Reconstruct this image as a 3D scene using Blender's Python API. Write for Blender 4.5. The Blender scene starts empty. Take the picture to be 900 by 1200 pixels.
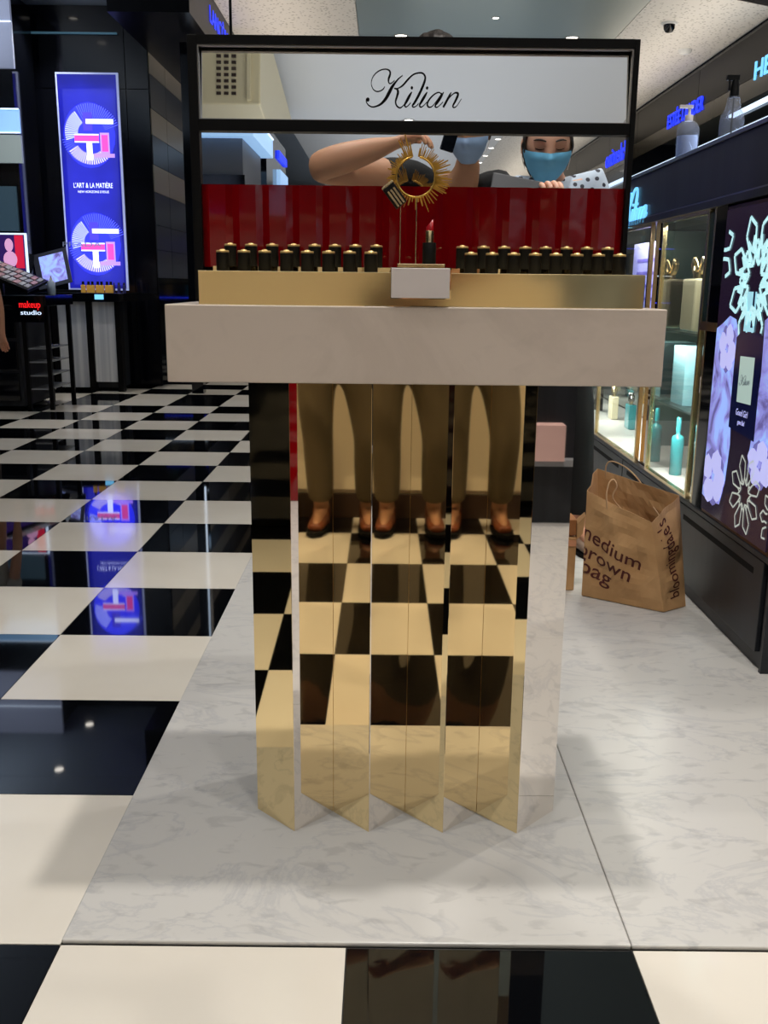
import bpy, math, random
from mathutils import Vector, Matrix, noise
random.seed(7)
PI = math.pi
sc = bpy.context.scene
C = sc.collection

# ---------------------------------------------------------------- camera
FPX = 1112.1
CAM_H = 1.1276
cam = bpy.data.cameras.new('camera')
cam.sensor_fit = 'VERTICAL'; cam.sensor_height = 24.0
cam.lens = FPX / 1200 * 24.0
cam.clip_start = 0.004; cam.clip_end = 100
camo = bpy.data.objects.new('camera', cam); C.objects.link(camo)
_p, _y, _r = .234415, .0012025, .0108977
_F = Vector((math.sin(_y)*math.cos(_p), math.cos(_y)*math.cos(_p), -math.sin(_p)))
_R = Vector((math.cos(_y), -math.sin(_y), 0)); _U = _R.cross(_F)
_a = _R*math.cos(_r) + _U*math.sin(_r); _b = -_R*math.sin(_r) + _U*math.cos(_r)
camo.matrix_world = Matrix(((_a.x, _b.x, -_F.x, 0), (_a.y, _b.y, -_F.y, 0), (_a.z, _b.z, -_F.z, CAM_H), (0, 0, 0, 1)))
sc.camera = camo

# ---------------------------------------------------------------- world, view, exposure
w = bpy.data.worlds.new('world'); sc.world = w; w.use_nodes = True
w.node_tree.nodes['Background'].inputs[0].default_value = (.62, .66, .72, 1)
w.node_tree.nodes['Background'].inputs[1].default_value = .25
sc.view_settings.view_transform = 'Standard'; sc.view_settings.look = 'None'
sc.view_settings.exposure = 0.0; sc.view_settings.gamma = 1; sc.view_settings.use_curve_mapping = False
sc.cycles.max_bounces = 12; sc.cycles.glossy_bounces = 8; sc.cycles.diffuse_bounces = 3
sc.cycles.transmission_bounces = 8; sc.cycles.transparent_max_bounces = 12
sc.cycles.caustics_reflective = False; sc.cycles.caustics_refractive = False
sc.cycles.sample_clamp_indirect = 4
CEIL = 3.9

# ---------------------------------------------------------------- lights (unseen area lamps added to brighten the ceilings; the downlights are built further down)
def area(name, loc, rot, sx, sy, power, col):
    l = bpy.data.lights.new(name, 'AREA'); l.shape = 'RECTANGLE'; l.size = sx; l.size_y = sy
    l.energy = power; l.color = col
    o = bpy.data.objects.new(name, l); o.location = loc; o.rotation_euler = rot; C.objects.link(o); return o
area('added_uplight', (3.35, 8, 3.25), (PI, math.radians(-14), 0), .5, 22, 80, (1, .88, .72))
area('added_uplight', (3.35, -13, 3.25), (PI, math.radians(-14), 0), .5, 22, 80, (1, .88, .72))
area('added_uplight', (-1.3, 14, 3.0), (PI, math.radians(10), 0), .5, 10, 40, (1, .86, .70))
area('added_uplight', (.4, -12, 2.3), (PI, 0, 0), 3.0, 24, 170, (.93, .96, 1))
area('added_uplight', (-4.2, 5, 3.0), (PI, 0, 0), .4, 9, 150, (.85, .92, 1))
area('added_uplight', (1.1, 10, 2.6), (PI, 0, 0), 1.6, 10, 32, (.95, 1, .98))

# ================================================================ helpers
def srgb(r, g, b):
    f = lambda c: (c/255/12.92) if c <= 10.3 else ((c/255+.055)/1.055)**2.4
    return (f(r), f(g), f(b), 1)
def mat(name, col, rough=.5, metal=0, emit=None, es=0, coat=0, spec=.5, trans=0, ior=1.45, alpha=1):
    m = bpy.data.materials.new(name); m.use_nodes = True
    b = m.node_tree.nodes['Principled BSDF']; I = b.inputs
    I['Base Color'].default_value = srgb(*col) if len(col) == 3 else col
    I['Roughness'].default_value = rough; I['Metallic'].default_value = metal
    I['Coat Weight'].default_value = coat; I['Coat Roughness'].default_value = .03
    I['Specular IOR Level'].default_value = spec
    I['Transmission Weight'].default_value = trans; I['IOR'].default_value = ior; I['Alpha'].default_value = alpha
    if emit: I['Emission Color'].default_value = srgb(*emit); I['Emission Strength'].default_value = es
    return m
def nodes(m): return m.node_tree.nodes, m.node_tree.links, m.node_tree.nodes['Principled BSDF']
def tex_color(m, kind, scale, stops, detail=3, coord='Object', stretch=(1, 1, 1), distort=0, bump=0):
    N, L, B = nodes(m)
    if coord == 'Position':
        tc = N.new('ShaderNodeNewGeometry'); out = tc.outputs['Position']
    else:
        tc = N.new('ShaderNodeTexCoord'); out = tc.outputs[coord]
    mp = N.new('ShaderNodeMapping'); mp.inputs['Scale'].default_value = stretch
    L.new(out, mp.inputs[0])
    if kind == 'noise':
        t = N.new('ShaderNodeTexNoise'); t.inputs['Scale'].default_value = scale; t.inputs['Detail'].default_value = detail
        t.inputs['Distortion'].default_value = distort; o = t.outputs['Fac']
    elif kind == 'voronoi':
        t = N.new('ShaderNodeTexVoronoi'); t.inputs['Scale'].default_value = scale; o = t.outputs['Distance']
    else:
        t = N.new('ShaderNodeTexWave'); t.inputs['Scale'].default_value = scale; t.inputs['Distortion'].default_value = distort; o = t.outputs['Fac']
    L.new(mp.outputs[0], t.inputs['Vector'])
    r = N.new('ShaderNodeValToRGB'); e = r.color_ramp.elements
    while len(e) < len(stops): e.new(.5)
    for k, (p, c) in enumerate(stops): e[k].position = p; e[k].color = srgb(*c)
    L.new(o, r.inputs[0]); L.new(r.outputs[0], B.inputs['Base Color'])
    if bump:
        bp = N.new('ShaderNodeBump'); bp.inputs['Strength'].default_value = bump; bp.inputs['Distance'].default_value = .01
        L.new(o, bp.inputs['Height']); L.new(bp.outputs[0], B.inputs['Normal'])
    return m

class MB:
    def __init__(s): s.v = []; s.f = []; s.smooth = []
    def add(s, vs, fs, smooth=False):
        n = len(s.v); s.v += [tuple(v) for v in vs]; s.f += [tuple(i+n for i in f) for f in fs]; s.smooth += [smooth]*len(fs); return s
    def box(s, x0, x1, y0, y1, z0, z1):
        return s.add([(x0,y0,z0),(x1,y0,z0),(x1,y1,z0),(x0,y1,z0),(x0,y0,z1),(x1,y0,z1),(x1,y1,z1),(x0,y1,z1)],
                     [(0,3,2,1),(4,5,6,7),(0,1,5,4),(1,2,6,5),(2,3,7,6),(3,0,4,7)])
    def lathe(s, prof, cx=0, cy=0, n=24, smooth=True, sy=1, cap=True):
        vs = []; fs = []
        for r, z in prof:
            for k in range(n):
                a = 2*PI*k/n; vs.append((cx+r*math.cos(a), cy+r*math.sin(a)*sy, z))
        m = len(prof)
        for j in range(m-1):
            for k in range(n):
                fs.append((j*n+k, j*n+(k+1)%n, (j+1)*n+(k+1)%n, (j+1)*n+k))
        s.add(vs, fs, smooth)
        if cap:
            s.add(vs[:n], [tuple(reversed(range(n)))]); s.add(vs[-n:], [tuple(range(n))])
        return s
    def tube(s, pts, r, n=8, cap=True):
        pts = [Vector(p) for p in pts]; rs = r if isinstance(r, (list, tuple)) else [r]*len(pts)
        vs = []; fs = []; up = None
        for i, p in enumerate(pts):
            t = (pts[min(i+1, len(pts)-1)]-pts[max(i-1, 0)]).normalized()
            if up is None: up = Vector((0,0,1)) if abs(t.z) < .9 else Vector((1,0,0))
            x = t.cross(up).normalized(); up = x.cross(t).normalized()
            for k in range(n):
                a = 2*PI*k/n; vs.append(p+(x*math.cos(a)+up*math.sin(a))*rs[i])
        for i in range(len(pts)-1):
            for k in range(n): fs.append((i*n+k, i*n+(k+1)%n, (i+1)*n+(k+1)%n, (i+1)*n+k))
        s.add(vs, fs, True)
        if cap: s.add(vs[:n], [tuple(range(n))]); s.add(vs[-n:], [tuple(reversed(range(n)))])
        return s
    def prism(s, poly, z0, z1):
        n = len(poly)
        return s.add([(x,y,z0) for x,y in poly]+[(x,y,z1) for x,y in poly],
                     [tuple(reversed(range(n))), tuple(range(n, 2*n))]+[(k,(k+1)%n,n+(k+1)%n,n+k) for k in range(n)])
    def xf(s, M):
        s.v = [tuple(M @ Vector(v)) for v in s.v]; return s
    def obj(s, name, m, parent=None, bevel=0, loc=None):
        me = bpy.data.meshes.new(name); me.from_pydata(s.v, [], s.f); me.update()
        me.polygons.foreach_set('use_smooth', s.smooth)
        if m: me.materials.append(m)
        o = bpy.data.objects.new(name, me); C.objects.link(o)
        if parent:
            o.parent = parent
            o.matrix_parent_inverse = Matrix.Identity(4)
            off = base_of(parent)
            me.transform(Matrix.Translation(-off))
        if bevel:
            b = o.modifiers.new('bevel', 'BEVEL'); b.width = bevel; b.segments = 2; b.limit_method = 'ANGLE'
        if loc: o.location = loc
        return o
def base_of(o):
    v = Vector((0,0,0))
    while o: v = v + o.location; o = o.parent
    return v
def tag(o, label, cat, group=None, kind=None):
    if label: o['label'] = label
    if cat: o['category'] = cat
    if group: o['group'] = group
    if kind: o['kind'] = kind
    return o
def thing(name, label, cat, loc=(0,0,0), group=None, kind=None):
    o = bpy.data.objects.new(name, None); C.objects.link(o); o.location = loc; o.empty_display_size = .05
    return tag(o, label, cat, group, kind)
def struct(o): o['kind'] = 'structure'; return o
def copy_tree(o, loc=None, label=None):
    c = o.copy(); C.objects.link(c)
    for ch in list(o.children):
        d = copy_tree(ch); d.parent = c
    if loc is not None: c.location = loc
    if label: c['label'] = label
    return c
def B(name, x0, x1, y0, y1, z0, z1, m, parent=None, bevel=0): return MB().box(x0,x1,y0,y1,z0,z1).obj(name, m, parent, bevel)
def text(name, s, size, m, M, parent=None, extrude=.002, width=None, align='LEFT', shear=0, offset=0, fn=None):
    cu = bpy.data.curves.new('tmp', 'FONT'); cu.body = s; cu.size = size; cu.extrude = extrude; cu.align_x = align
    cu.shear = shear; cu.offset = offset; cu.resolution_u = 3
    to = bpy.data.objects.new('tmp', cu); me = bpy.data.meshes.new_from_object(to)
    bpy.data.objects.remove(to); bpy.data.curves.remove(cu)
    vs = [Vector(v.co) for v in me.vertices]; fs = [tuple(p.vertices) for p in me.polygons]; bpy.data.meshes.remove(me)
    if width and vs:
        w0 = max(v.x for v in vs)-min(v.x for v in vs); k = width/w0
        for v in vs: v.x *= k
    b = MB()
    b.add([fn(v) if fn else M @ v for v in vs], fs)
    return b.obj(name, m, parent)
def frame_matrix(o, x, y):      # local x,y axes in the world, origin o
    x = Vector(x).normalized(); y = Vector(y).normalized(); z = x.cross(y)
    return Matrix(((x.x,y.x,z.x,o[0]),(x.y,y.y,z.y,o[1]),(x.z,y.z,z.z,o[2]),(0,0,0,1)))

# ================================================================ materials
white_tile = mat('white_tile', (226,220,208), .07, spec=.6); tex_color(white_tile, 'noise', 2.2, [(.3,(218,210,197)),(.7,(226,219,207))], coord='Position')
nN, nL, nB = nodes(white_tile)
black_tile = mat('black_tile', (7,8,11), .03, spec=.75, coat=.3)
joint_dark = mat('joint_dark', (40,38,36), .6)
marble = mat('marble', (215,212,208), .30, spec=.4)
def veins(m, base, vein, sc_=1.3, soft=.09):
    N, L, Bs = nodes(m)
    g = N.new('ShaderNodeNewGeometry'); mp = N.new('ShaderNodeMapping'); mp.inputs['Rotation'].default_value = (.3,.2,.55); mp.inputs['Scale'].default_value = (1,1.9,1.4)
    L.new(g.outputs['Position'], mp.inputs[0])
    n1 = N.new('ShaderNodeTexNoise'); n1.inputs['Scale'].default_value = sc_; n1.inputs['Detail'].default_value = 9; n1.inputs['Roughness'].default_value = .62; n1.inputs['Distortion'].default_value = 1.1
    L.new(mp.outputs[0], n1.inputs['Vector'])
    a = N.new('ShaderNodeMath'); a.operation = 'SUBTRACT'; a.inputs[1].default_value = .5; L.new(n1.outputs['Fac'], a.inputs[0])
    b = N.new('ShaderNodeMath'); b.operation = 'ABSOLUTE'; L.new(a.outputs[0], b.inputs[0])
    r = N.new('ShaderNodeValToRGB'); e = r.color_ramp.elements
    e[0].position = 0; e[0].color = srgb(*vein); e[1].position = soft; e[1].color = srgb(*base)
    L.new(b.outputs[0], r.inputs[0])
    n2 = N.new('ShaderNodeTexNoise'); n2.inputs['Scale'].default_value = 14; n2.inputs['Detail'].default_value = 6; n2.inputs['Distortion'].default_value = .6; L.new(mp.outputs[0], n2.inputs['Vector'])
    r2 = N.new('ShaderNodeValToRGB'); r2.color_ramp.elements[0].position = .34; r2.color_ramp.elements[0].color = (0.62,0.62,0.64,1); r2.color_ramp.elements[1].position = .44; r2.color_ramp.elements[1].color = (1,1,1,1)
    L.new(n2.outputs['Fac'], r2.inputs[0])
    mx = N.new('ShaderNodeMix'); mx.data_type = 'RGBA'; mx.blend_type = 'MULTIPLY'; mx.inputs['Factor'].default_value = .40 if m.name == 'marble' else .10
    L.new(r.outputs[0], mx.inputs['A']); L.new(r2.outputs[0], mx.inputs['B']); L.new(mx.outputs['Result'], Bs.inputs['Base Color'])
veins(marble, (199,196,191), (187,185,183), 2.2, .026)
slab_marble = mat('slab_marble', (214,200,186), .22); veins(slab_marble, (212,197,184), (205,190,177), 1.4, .06)
gold = mat('gold_mirror', (.98,.79,.45,1), .02, 1)
gold_satin = mat('gold_satin', (1.0,.80,.46,1), .22, 1)
rim_gold = mat('rim_gold', (232,196,128), .3, .45)
silver = mat('silver_mirror', (.90,.85,.80,1), .02, 1)
mirror = mat('mirror', (.88,.90,.92,1), .008, 1)
black_metal = mat('black_metal', (9,8,8), .4, spec=.2)
black_gloss = mat('black_gloss', (8,10,16), .06, spec=.6)
black_wood = mat('black_wood', (26,28,32), .42); tex_color(black_wood, 'noise', 12, [(.3,(20,22,26)),(.75,(40,43,50))], stretch=(1,1,.06), coord='Position')
black_matte = mat('black_matte', (7,7,8), .75, spec=.2)
red_lacquer = mat('red_lacquer', (132,5,12), .05, coat=.25)
lip_black = mat('lipstick_black', (10,10,10), .55, spec=.25)
red_wax = mat('red_wax', (170,10,24), .35)
white_acrylic = mat('white_acrylic', (222,212,208), .3)
grey_panel = mat('grey_panel', (150,152,156), .45)
light_panel = mat('ribbed_grey', (150,150,150), .45); tex_color(light_panel, 'noise', 20, [(.35,(176,178,184)),(.65,(216,216,216))], stretch=(1,1,.01), coord='Position')
cream = mat('cream_lacquer', (226,214,176), .35)
counter_cream = mat('cream_counter', (250,236,212), .35)
dark_brown = mat('dark_brown', (60,42,32), .4)
kraft = mat('kraft_paper', (188,142,92), .75); tex_color(kraft, 'noise', 9, [(.3,(182,138,90)),(.7,(206,162,112))], detail=6, bump=.25)
kraft_dark = mat('kraft_inside', (150,96,52), .8)
ink = mat('bag_ink', (84,32,26), .7)
cord = mat('paper_cord', (196,158,116), .7)
def see_through(name, tint, base, fac):
    m = bpy.data.materials.new(name); m.use_nodes = True; N = m.node_tree.nodes; L = m.node_tree.links; N.remove(N['Principled BSDF'])
    tr = N.new('ShaderNodeBsdfTransparent'); tr.inputs[0].default_value = tint
    gl = N.new('ShaderNodeBsdfGlossy'); gl.inputs['Roughness'].default_value = .02
    lw = N.new('ShaderNodeLayerWeight'); pw_ = N.new('ShaderNodeMath'); pw_.operation = 'POWER'; pw_.inputs[1].default_value = 5; L.new(lw.outputs['Facing'], pw_.inputs[0])
    fr_ = N.new('ShaderNodeMath'); fr_.operation = 'MULTIPLY_ADD'; fr_.inputs[1].default_value = .55; fr_.inputs[2].default_value = .035; L.new(pw_.outputs[0], fr_.inputs[0])
    df = N.new('ShaderNodeBsdfDiffuse'); df.inputs[0].default_value = base
    m1 = N.new('ShaderNodeMixShader'); m1.inputs[0].default_value = fac; L.new(tr.outputs[0], m1.inputs[1]); L.new(df.outputs[0], m1.inputs[2])
    m2 = N.new('ShaderNodeMixShader'); L.new(fr_.outputs[0], m2.inputs[0]); L.new(m1.outputs[0], m2.inputs[1]); L.new(gl.outputs[0], m2.inputs[2])
    L.new(m2.outputs[0], N['Material Output'].inputs[0]); return m
glass = see_through('glass', (.93,.97,.96,1), (.8,.85,.85,1), .03)
clear = see_through('clear_plastic', (.92,.95,1,1), (.75,.8,.95,1), .16)
teal = mat('teal_glass', (50,150,158), .08, coat=.5)
amber = mat('amber_perfume', (214,168,84), .06, coat=.5)
perfume_clear = mat('perfume_clear', (222,212,180), .06, coat=.5)
white_glow = mat('white_glow', (255,255,255), .5, emit=(205,228,255), es=1.3)
ice_glow = mat('ice_glow', (200,225,255), .5, emit=(150,195,240), es=.8)
blue_glow = mat('blue_glow', (30,50,240), .5, emit=(40,60,250), es=1.3)
cyan_glow = mat('cyan_glow', (120,200,255), .5, emit=(120,205,255), es=1.1)
red_glow = mat('red_glow', (255,30,30), .5, emit=(255,30,36), es=1.1)
lamp_glow = mat('lamp_glow', (255,250,240), .5, emit=(255,246,232), es=5)
ceil_white = mat('ceiling_white', (226,222,214), .6); tex_color(ceil_white, 'voronoi', 22, [(.22,(168,165,160)),(.32,(220,217,212))], coord='Position')
ceil_plain = mat('ceiling_plain', (222,224,226), .55)
ceil_grey = mat('ceiling_grey', (140,152,150), .3, spec=.4)
ceil_blue = mat('ceiling_blue_grey', (120,130,142), .45)
wall_black = mat('wall_black', (9,11,18), .1, spec=.4)
fascia_black = mat('fascia_black', (9,10,14), .3, spec=.12)
reflection_stripe_dark = mat('reflection_stripe_dark', (78,78,84), .35)
reflection_stripe_light = mat('reflection_stripe_light', (176,166,150), .35)  # both stripe colours paint reflections in the black side wall
olive = mat('greige_band', (98,92,82), .2, metal=.2)

# ================================================================ floor
S = .5; X0 = -.5557; Y0 = 1.4379
floor = struct(MB().box(-7,7,-26.5,22,-.06,-.004).obj('floor', None))
fm = mat('floor_checker', (200,200,200), .06)
N, L, Bf = nodes(fm)
g = N.new('ShaderNodeNewGeometry'); mp = N.new('ShaderNodeMapping'); mp.inputs['Location'].default_value = (-X0/S+40, -Y0/S+40, .5); mp.inputs['Scale'].default_value = (1/S,1/S,0)
L.new(g.outputs['Position'], mp.inputs[0])
ch = N.new('ShaderNodeTexChecker'); ch.inputs['Scale'].default_value = 1; L.new(mp.outputs[0], ch.inputs['Vector'])
ch.inputs['Color1'].default_value = srgb(7,8,11); ch.inputs['Color2'].default_value = srgb(218,210,196)
L.new(ch.outputs['Color'], Bf.inputs['Base Color']); floor.data.materials.append(fm)
def tile_mesh(m):
    b = MB().box(.0012, S-.0012, .0012, S-.0012, -.004, 0)
    me = bpy.data.meshes.new('floor_tile'); me.from_pydata(b.v, [], b.f); me.materials.append(m); return me
tw, tb = tile_mesh(white_tile), tile_mesh(black_tile)
JMAX = 15
for j in range(-7, JMAX+1):
    for i in range(-9, 8):
        if j >= 0 and i >= 0: continue
        if j >= 0 and i < -8 + 0: continue
        if j < 0 and not (-6 <= i <= 6): continue
        o = bpy.data.objects.new('floor_tile', tw if (i+j) % 2 else tb)
        o.location = (X0+i*S, Y0+j*S, 0); o.parent = floor; C.objects.link(o)
# joint between tile field pieces: thin dark bed under them
B('tile_bed', X0-9*S, X0+8*S, Y0-7*S, Y0+(JMAX+1)*S, -.0042, -.0036, joint_dark, floor)
# marble platform, built of slabs
plat = struct(thing('marble_platform', None, None)); del_keys = None
for i in range(5):
    for j in range(2):
        B('marble_slab', X0+i*1.0+(.0005 if i else 0), X0+(i+1)*1.0-.0005, Y0+.004+j*3.4+(.0008 if j else 0), Y0+(j+1)*3.4-.0008, -.003, .007, marble, plat, bevel=.003)

# ================================================================ room shell
YB, YF = 20.0, -26.0
cl = struct(MB().box(-7,7,YF,YB,CEIL+.02,CEIL+.1).obj('ceiling', ceil_plain))
def ceil_strip(x0, x1, y0, y1, step, m, name='ceiling_panel'):
    y = y0
    while y < y1-.01:
        e = min(y+step, y1); B(name, x0+.004, x1-.004, y+.004, e-.004, CEIL, CEIL+.02, m, cl); y = e
ceil_strip(-.33, 2.6, 3.5, YB, 1.65, ceil_grey)
ceil_strip(-1.76, -.33, 3.5, YB, 3.3, ceil_white)
ceil_strip(2.6, 3.96, 3.5, YB, 3.3, ceil_white)
ceil_strip(-7, -1.76, 3.5, YB, 2.75, ceil_blue)
ceil_strip(-1.76, 2.2, YF, 3.5, 2.5, ceil_plain)
ceil_strip(2.2, 3.96, YF, 3.5, 2.5, ceil_white)
ceil_strip(-7, -1.76, YF, 3.5, 2.5, ceil_blue)
struct(B('wall_back', -7,7,YB,YB+.1,0,CEIL+.1, black_gloss)); struct(B('wall_front', -7,7,YF-.1,YF,0,CEIL+.1, mat('warm_grey_wall',(176,168,156),.5)))
struct(B('wall_left', -5.1,-5.0,YF,YB,0,CEIL, wall_black))
wr = struct(B('wall_right', 3.99,4.1,YF,YB,0,CEIL, wall_black))
for (z0, z1, m) in ((3.36,3.83,fascia_black),(3.14,3.36,olive),(2.9,3.14,black_gloss),(2.62,2.9,olive),(1.9,2.62,black_gloss)):
    y = YF
    while y < YB:
        e = min(y+3.0, YB); B('wall_panel', 3.96, 3.99, y+.006, e-.006, z0+.003, z1-.003, m, wr); y = e
B('light_strip', 3.90, 3.96, 4, 11.6, 3.03, 3.06, white_glow, wr); B('light_strip', 3.90, 3.96, 4, 16, 2.80, 2.86, white_glow, wr); B('light_strip', 3.90, 3.96, -15, -1, 2.86, 2.90, white_glow, wr)
for y in (-14, -9, -4, 6, 11, 16):
    pass
# far left wall: black front face with the lit poster, then a glossy side with its reflections painted as stripes
wl = struct(B('wall_far_left', -5.0,-2.5,10.72,10.95,0,CEIL, wall_black))
for k, (xx0, xx1) in enumerate(((-5.0,-4.0),(-4.0,-2.74),(-2.74,-2.5))):
    for (z0, z1) in ((0,1.0),(1.0,2.2),(2.2,3.1),(3.1,3.9)):
        B('wall_panel', xx0+.004, xx1-.004, 10.70, 10.72, z0+.004, z1-.004, wall_black, wl)
ws = struct(B('wall_side_reflections', -2.7,-2.52,10.95,YB,0,CEIL, wall_black))
zz = 0; k = 0
while zz < 3.89:
    h = (.30,.26,.34,.28)[k % 4]
    for a, b_ in ((10.72,11.45),(11.45,12.6),(12.6,15),(15,19.9)):
        B('wall_panel', -2.52,-2.49, a+.006, b_-.006, zz+.003, min(zz+h,3.9)-.003, reflection_stripe_light if (k % 2 and zz > 1.7) else reflection_stripe_dark if zz > 1.0 else wall_black, ws)
    zz += h; k += 1
fl = struct(B('trim_1', -2.49,-1.76,9.2,YB,3.46,CEIL, fascia_black))
text('sign_lettering', 'LANCÔME', .22, blue_glow, frame_matrix((-1.755, 10.2, 3.64), (0,1,0), (0,0,1)), fl, width=1.25)
# white light lines on the black wall, top left (reflect in the gloss)
B('light_strip', -5.0,-2.8,10.66,10.69,3.62,3.635, mat('dim_teal_glow', (90,130,150), .5, emit=(70,110,130), es=.35), wl)

# ---- lettering on the right wall
def rsign(s, yfar, ynear, z, size, m, par):
    return text('sign_lettering', s, size, m, frame_matrix((3.955, yfar, z), (0,-1,0), (0,0,1)), par, width=yfar-ynear, extrude=.01)
rsign('ESTÉE LAUDER', 14.3, 12.75, 3.31, .26, blue_glow, wr)
rsign('HERMÈS', 11.07, 9.75, 3.32, .27, cyan_glow, wr)
rsign('Valentino', -12.6, -14.2, 3.22, .42, blue_glow, wr)

# ================================================================ ceiling fittings
def downlight(loc, label, power=0, r=.05, dirn=None):
    t = thing('ceiling_downlight', label, 'downlight', loc, 'ceiling downlights')
    MB().lathe([(r*1.25,-.006),(r*1.25,0),(r,0),(r,-.006)], loc[0], loc[1], 20, cap=False).xf(Matrix.Translation((0,0,loc[2]))).obj('trim_ring', ceil_plain, t)
    MB().lathe([(r*.9,-.004),(r*.9,-.001)], loc[0], loc[1], 20).xf(Matrix.Translation((0,0,loc[2]))).obj('lens', lamp_glow, t)
    if power:
        l = bpy.data.lights.new('spot', 'SPOT'); l.energy = power; l.spot_size = math.radians(95); l.spot_blend = .7; l.shadow_soft_size = .06
        l.color = (1,.96,.90)
        o = bpy.data.objects.new('spot', l); o.parent = t; o.location = (0,0,-.03); C.objects.link(o)
        if dirn: o.rotation_euler = Vector(dirn).to_track_quat('-Z','Y').to_euler()
    return t
ZL = CEIL
downlight((.15,11.8,ZL), 'bright round downlight in the grey ceiling above the left half of the mirror sign', 150, .07)
downlight((2.1,11.8,ZL), 'bright round downlight in the grey ceiling above the right half of the mirror sign', 150, .07)
downlight((1.14,11.0,ZL), 'dim small downlight in the grey ceiling between the two bright ones', 0, .035)
for (x, y, pw, lab) in ((-.9,8.6,110,'far row beyond the stand, nearer the tall blue poster'),(2.1,7.2,150,'far row beyond the stand, over the end of the dark cabinet'),
        (-3.4,9.14,130,'white-lit one reflected in the near black tile, right above the makeup counter'),(-3.4,10.2,80,'above the fragrance counter by the blue poster'),
        (.15,5.6,150,'over the marble floor well behind the stand'),(2.9,4.2,220,'above the glass case of the dark cabinet'),
        (-2.0,4.6,60,'over the checkered aisle to the left, farther one'),(-3.9,6.2,60,'above the edge of the aisle before the makeup counter'),
        (1.7,3.0,110,'above the paper bag and the poster lightbox'),(.36,1.81,230,'directly over the marble slab of the stand'),
        (-1.4,1.0,95,'over the checkered aisle to the left, nearer one'),(1.9,.3,150,'over the white marble to the right of the viewer'),
        (-.9,-.25,110,'added to light the left half of the cream service counter'),(.9,-.25,110,'added to light the right half of the cream service counter'),  # this pair is added to brighten the cream counter front
        (-2.1,-2.4,120,'behind the cream counter on the left side'),(2.4,-3.2,140,'behind the cream counter on the right side'),
        (.2,-5.2,140,'in the middle of the hall behind the viewer'),(2.4,-8,110,'deep in the hall behind the viewer, right side'),(-2.0,-8.6,110,'deep in the hall behind the viewer, by the lit towers')):
    downlight((x,y,ZL), 'round ceiling downlight ' + lab, pw)
for n_, y in enumerate((-12.0,-13.2,-14.4,-15.6,-16.8,-18.0,-19.2,-20.4)):
    downlight((2.15,y,ZL), '%s downlight of the long row seen in the mirror, counted from the stand' % ['first','second','third','fourth','fifth','sixth','seventh','eighth'][n_], 0, .06)
t = thing('security_camera', 'black dome security camera hanging from the white perforated ceiling', 'camera', (3.02,11.13,CEIL))
MB().lathe([(.085,CEIL-.02),(.085,CEIL)],3.02,11.13,20).obj('mount', ceil_plain, t)
MB().lathe([(.012,CEIL-.10),(.04,CEIL-.09),(.058,CEIL-.06),(.062,CEIL-.02)],3.02,11.13,20).obj('dome', black_gloss, t)
t = thing('smoke_detector', 'small white smoke detector on the perforated ceiling beyond the dome camera', 'smoke detector', (3.55,12.3,CEIL))
MB().lathe([(.04,CEIL-.05),(.07,CEIL-.035),(.08,CEIL-.0)],3.55,12.3,20).obj('body', ceil_plain, t)

# ================================================================ display stand
PX = [-.268,-.179,-.1010,-.0230,.0550,.1330,.2110,.2890,.382]
PYs = [1.876,1.788,1.866,1.788,1.866,1.788,1.866,1.788,1.881]
st = thing('mirror_pedestal_stand', 'tall stand with zigzag gold and silver mirror pedestal under a thick pale marble slab', 'display stand', (.055,1.9,.007))
for k in range(8):
    a = Vector((PX[k],PYs[k],0)); b_ = Vector((PX[k+1],PYs[k+1],0)); d = (b_-a).normalized(); n_ = Vector((-d.y,d.x,0))
    if n_.y < 0: n_ = -n_
    a2 = a+d*.0006; b2 = b_-d*.0006
    q = [a2,b2,b2+n_*.004,a2+n_*.004]
    o = MB().prism([(v.x,v.y) for v in q], .007, .960).obj('mirror_panel', gold if k % 2 == 0 else silver, st)
    o['label'] = 'gold mirror panel' if k % 2 == 0 else 'silver mirror panel'
core = [(x,y+.006) for x,y in zip(PX,PYs)]
core = core + [(.382,2.04),(-.268,2.04)]
MB().prism(core, .007, .960).obj('core', gold_satin, st)
B('slab', -.3775,.4835,1.66,2.12,.960,1.0925, slab_marble, st, bevel=.002)

tray_gold = mat('tray_gold', (.98,.76,.40,1), .13, 1)
# tray
tray = thing('gold_tester_tray', 'mirror-gold stepped tray block on the marble slab below the red panel', 'display tray', (.063,1.74,1.0925))
B('block', -.3215,.4455,1.675,1.852,1.0925,1.1495, tray_gold, tray, bevel=.001)
B('step', -.326,.455,1.8525,1.947,1.0925,1.160, gold, tray)
B('floor_plate', -.268,.09,1.664,1.675,1.0925,1.0935, gold, tray)
# fluted red panel
MBr = MB(); nf = 14; xs0, xs1 = -.3615, .4665; wf = (xs1-xs0)/nf
prof = []
for f_ in range(nf):
    for q in (0,.16,.222,.5,.778,.84,1):
        u = q; prof.append((xs0+(f_+u)*wf, 1.957-.0040*min(1,4.5*u,4.5*(1-u))))
vs = [(x,y,1.160) for x,y in prof]+[(x,y,1.3165) for x,y in prof]; n_ = len(prof)
MBr.add(vs, [(i,i+1,n_+i+1,n_+i) for i in range(n_-1)], False)
MBr.add([(xs0,1.958,1.160),(xs1,1.958,1.160),(xs1,1.958,1.3165),(xs0,1.958,1.3165)]+[(x,y,1.3165) for x,y in prof], [(0,3,2,1)]+[tuple(range(4,4+n_))+(2,3)])
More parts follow.
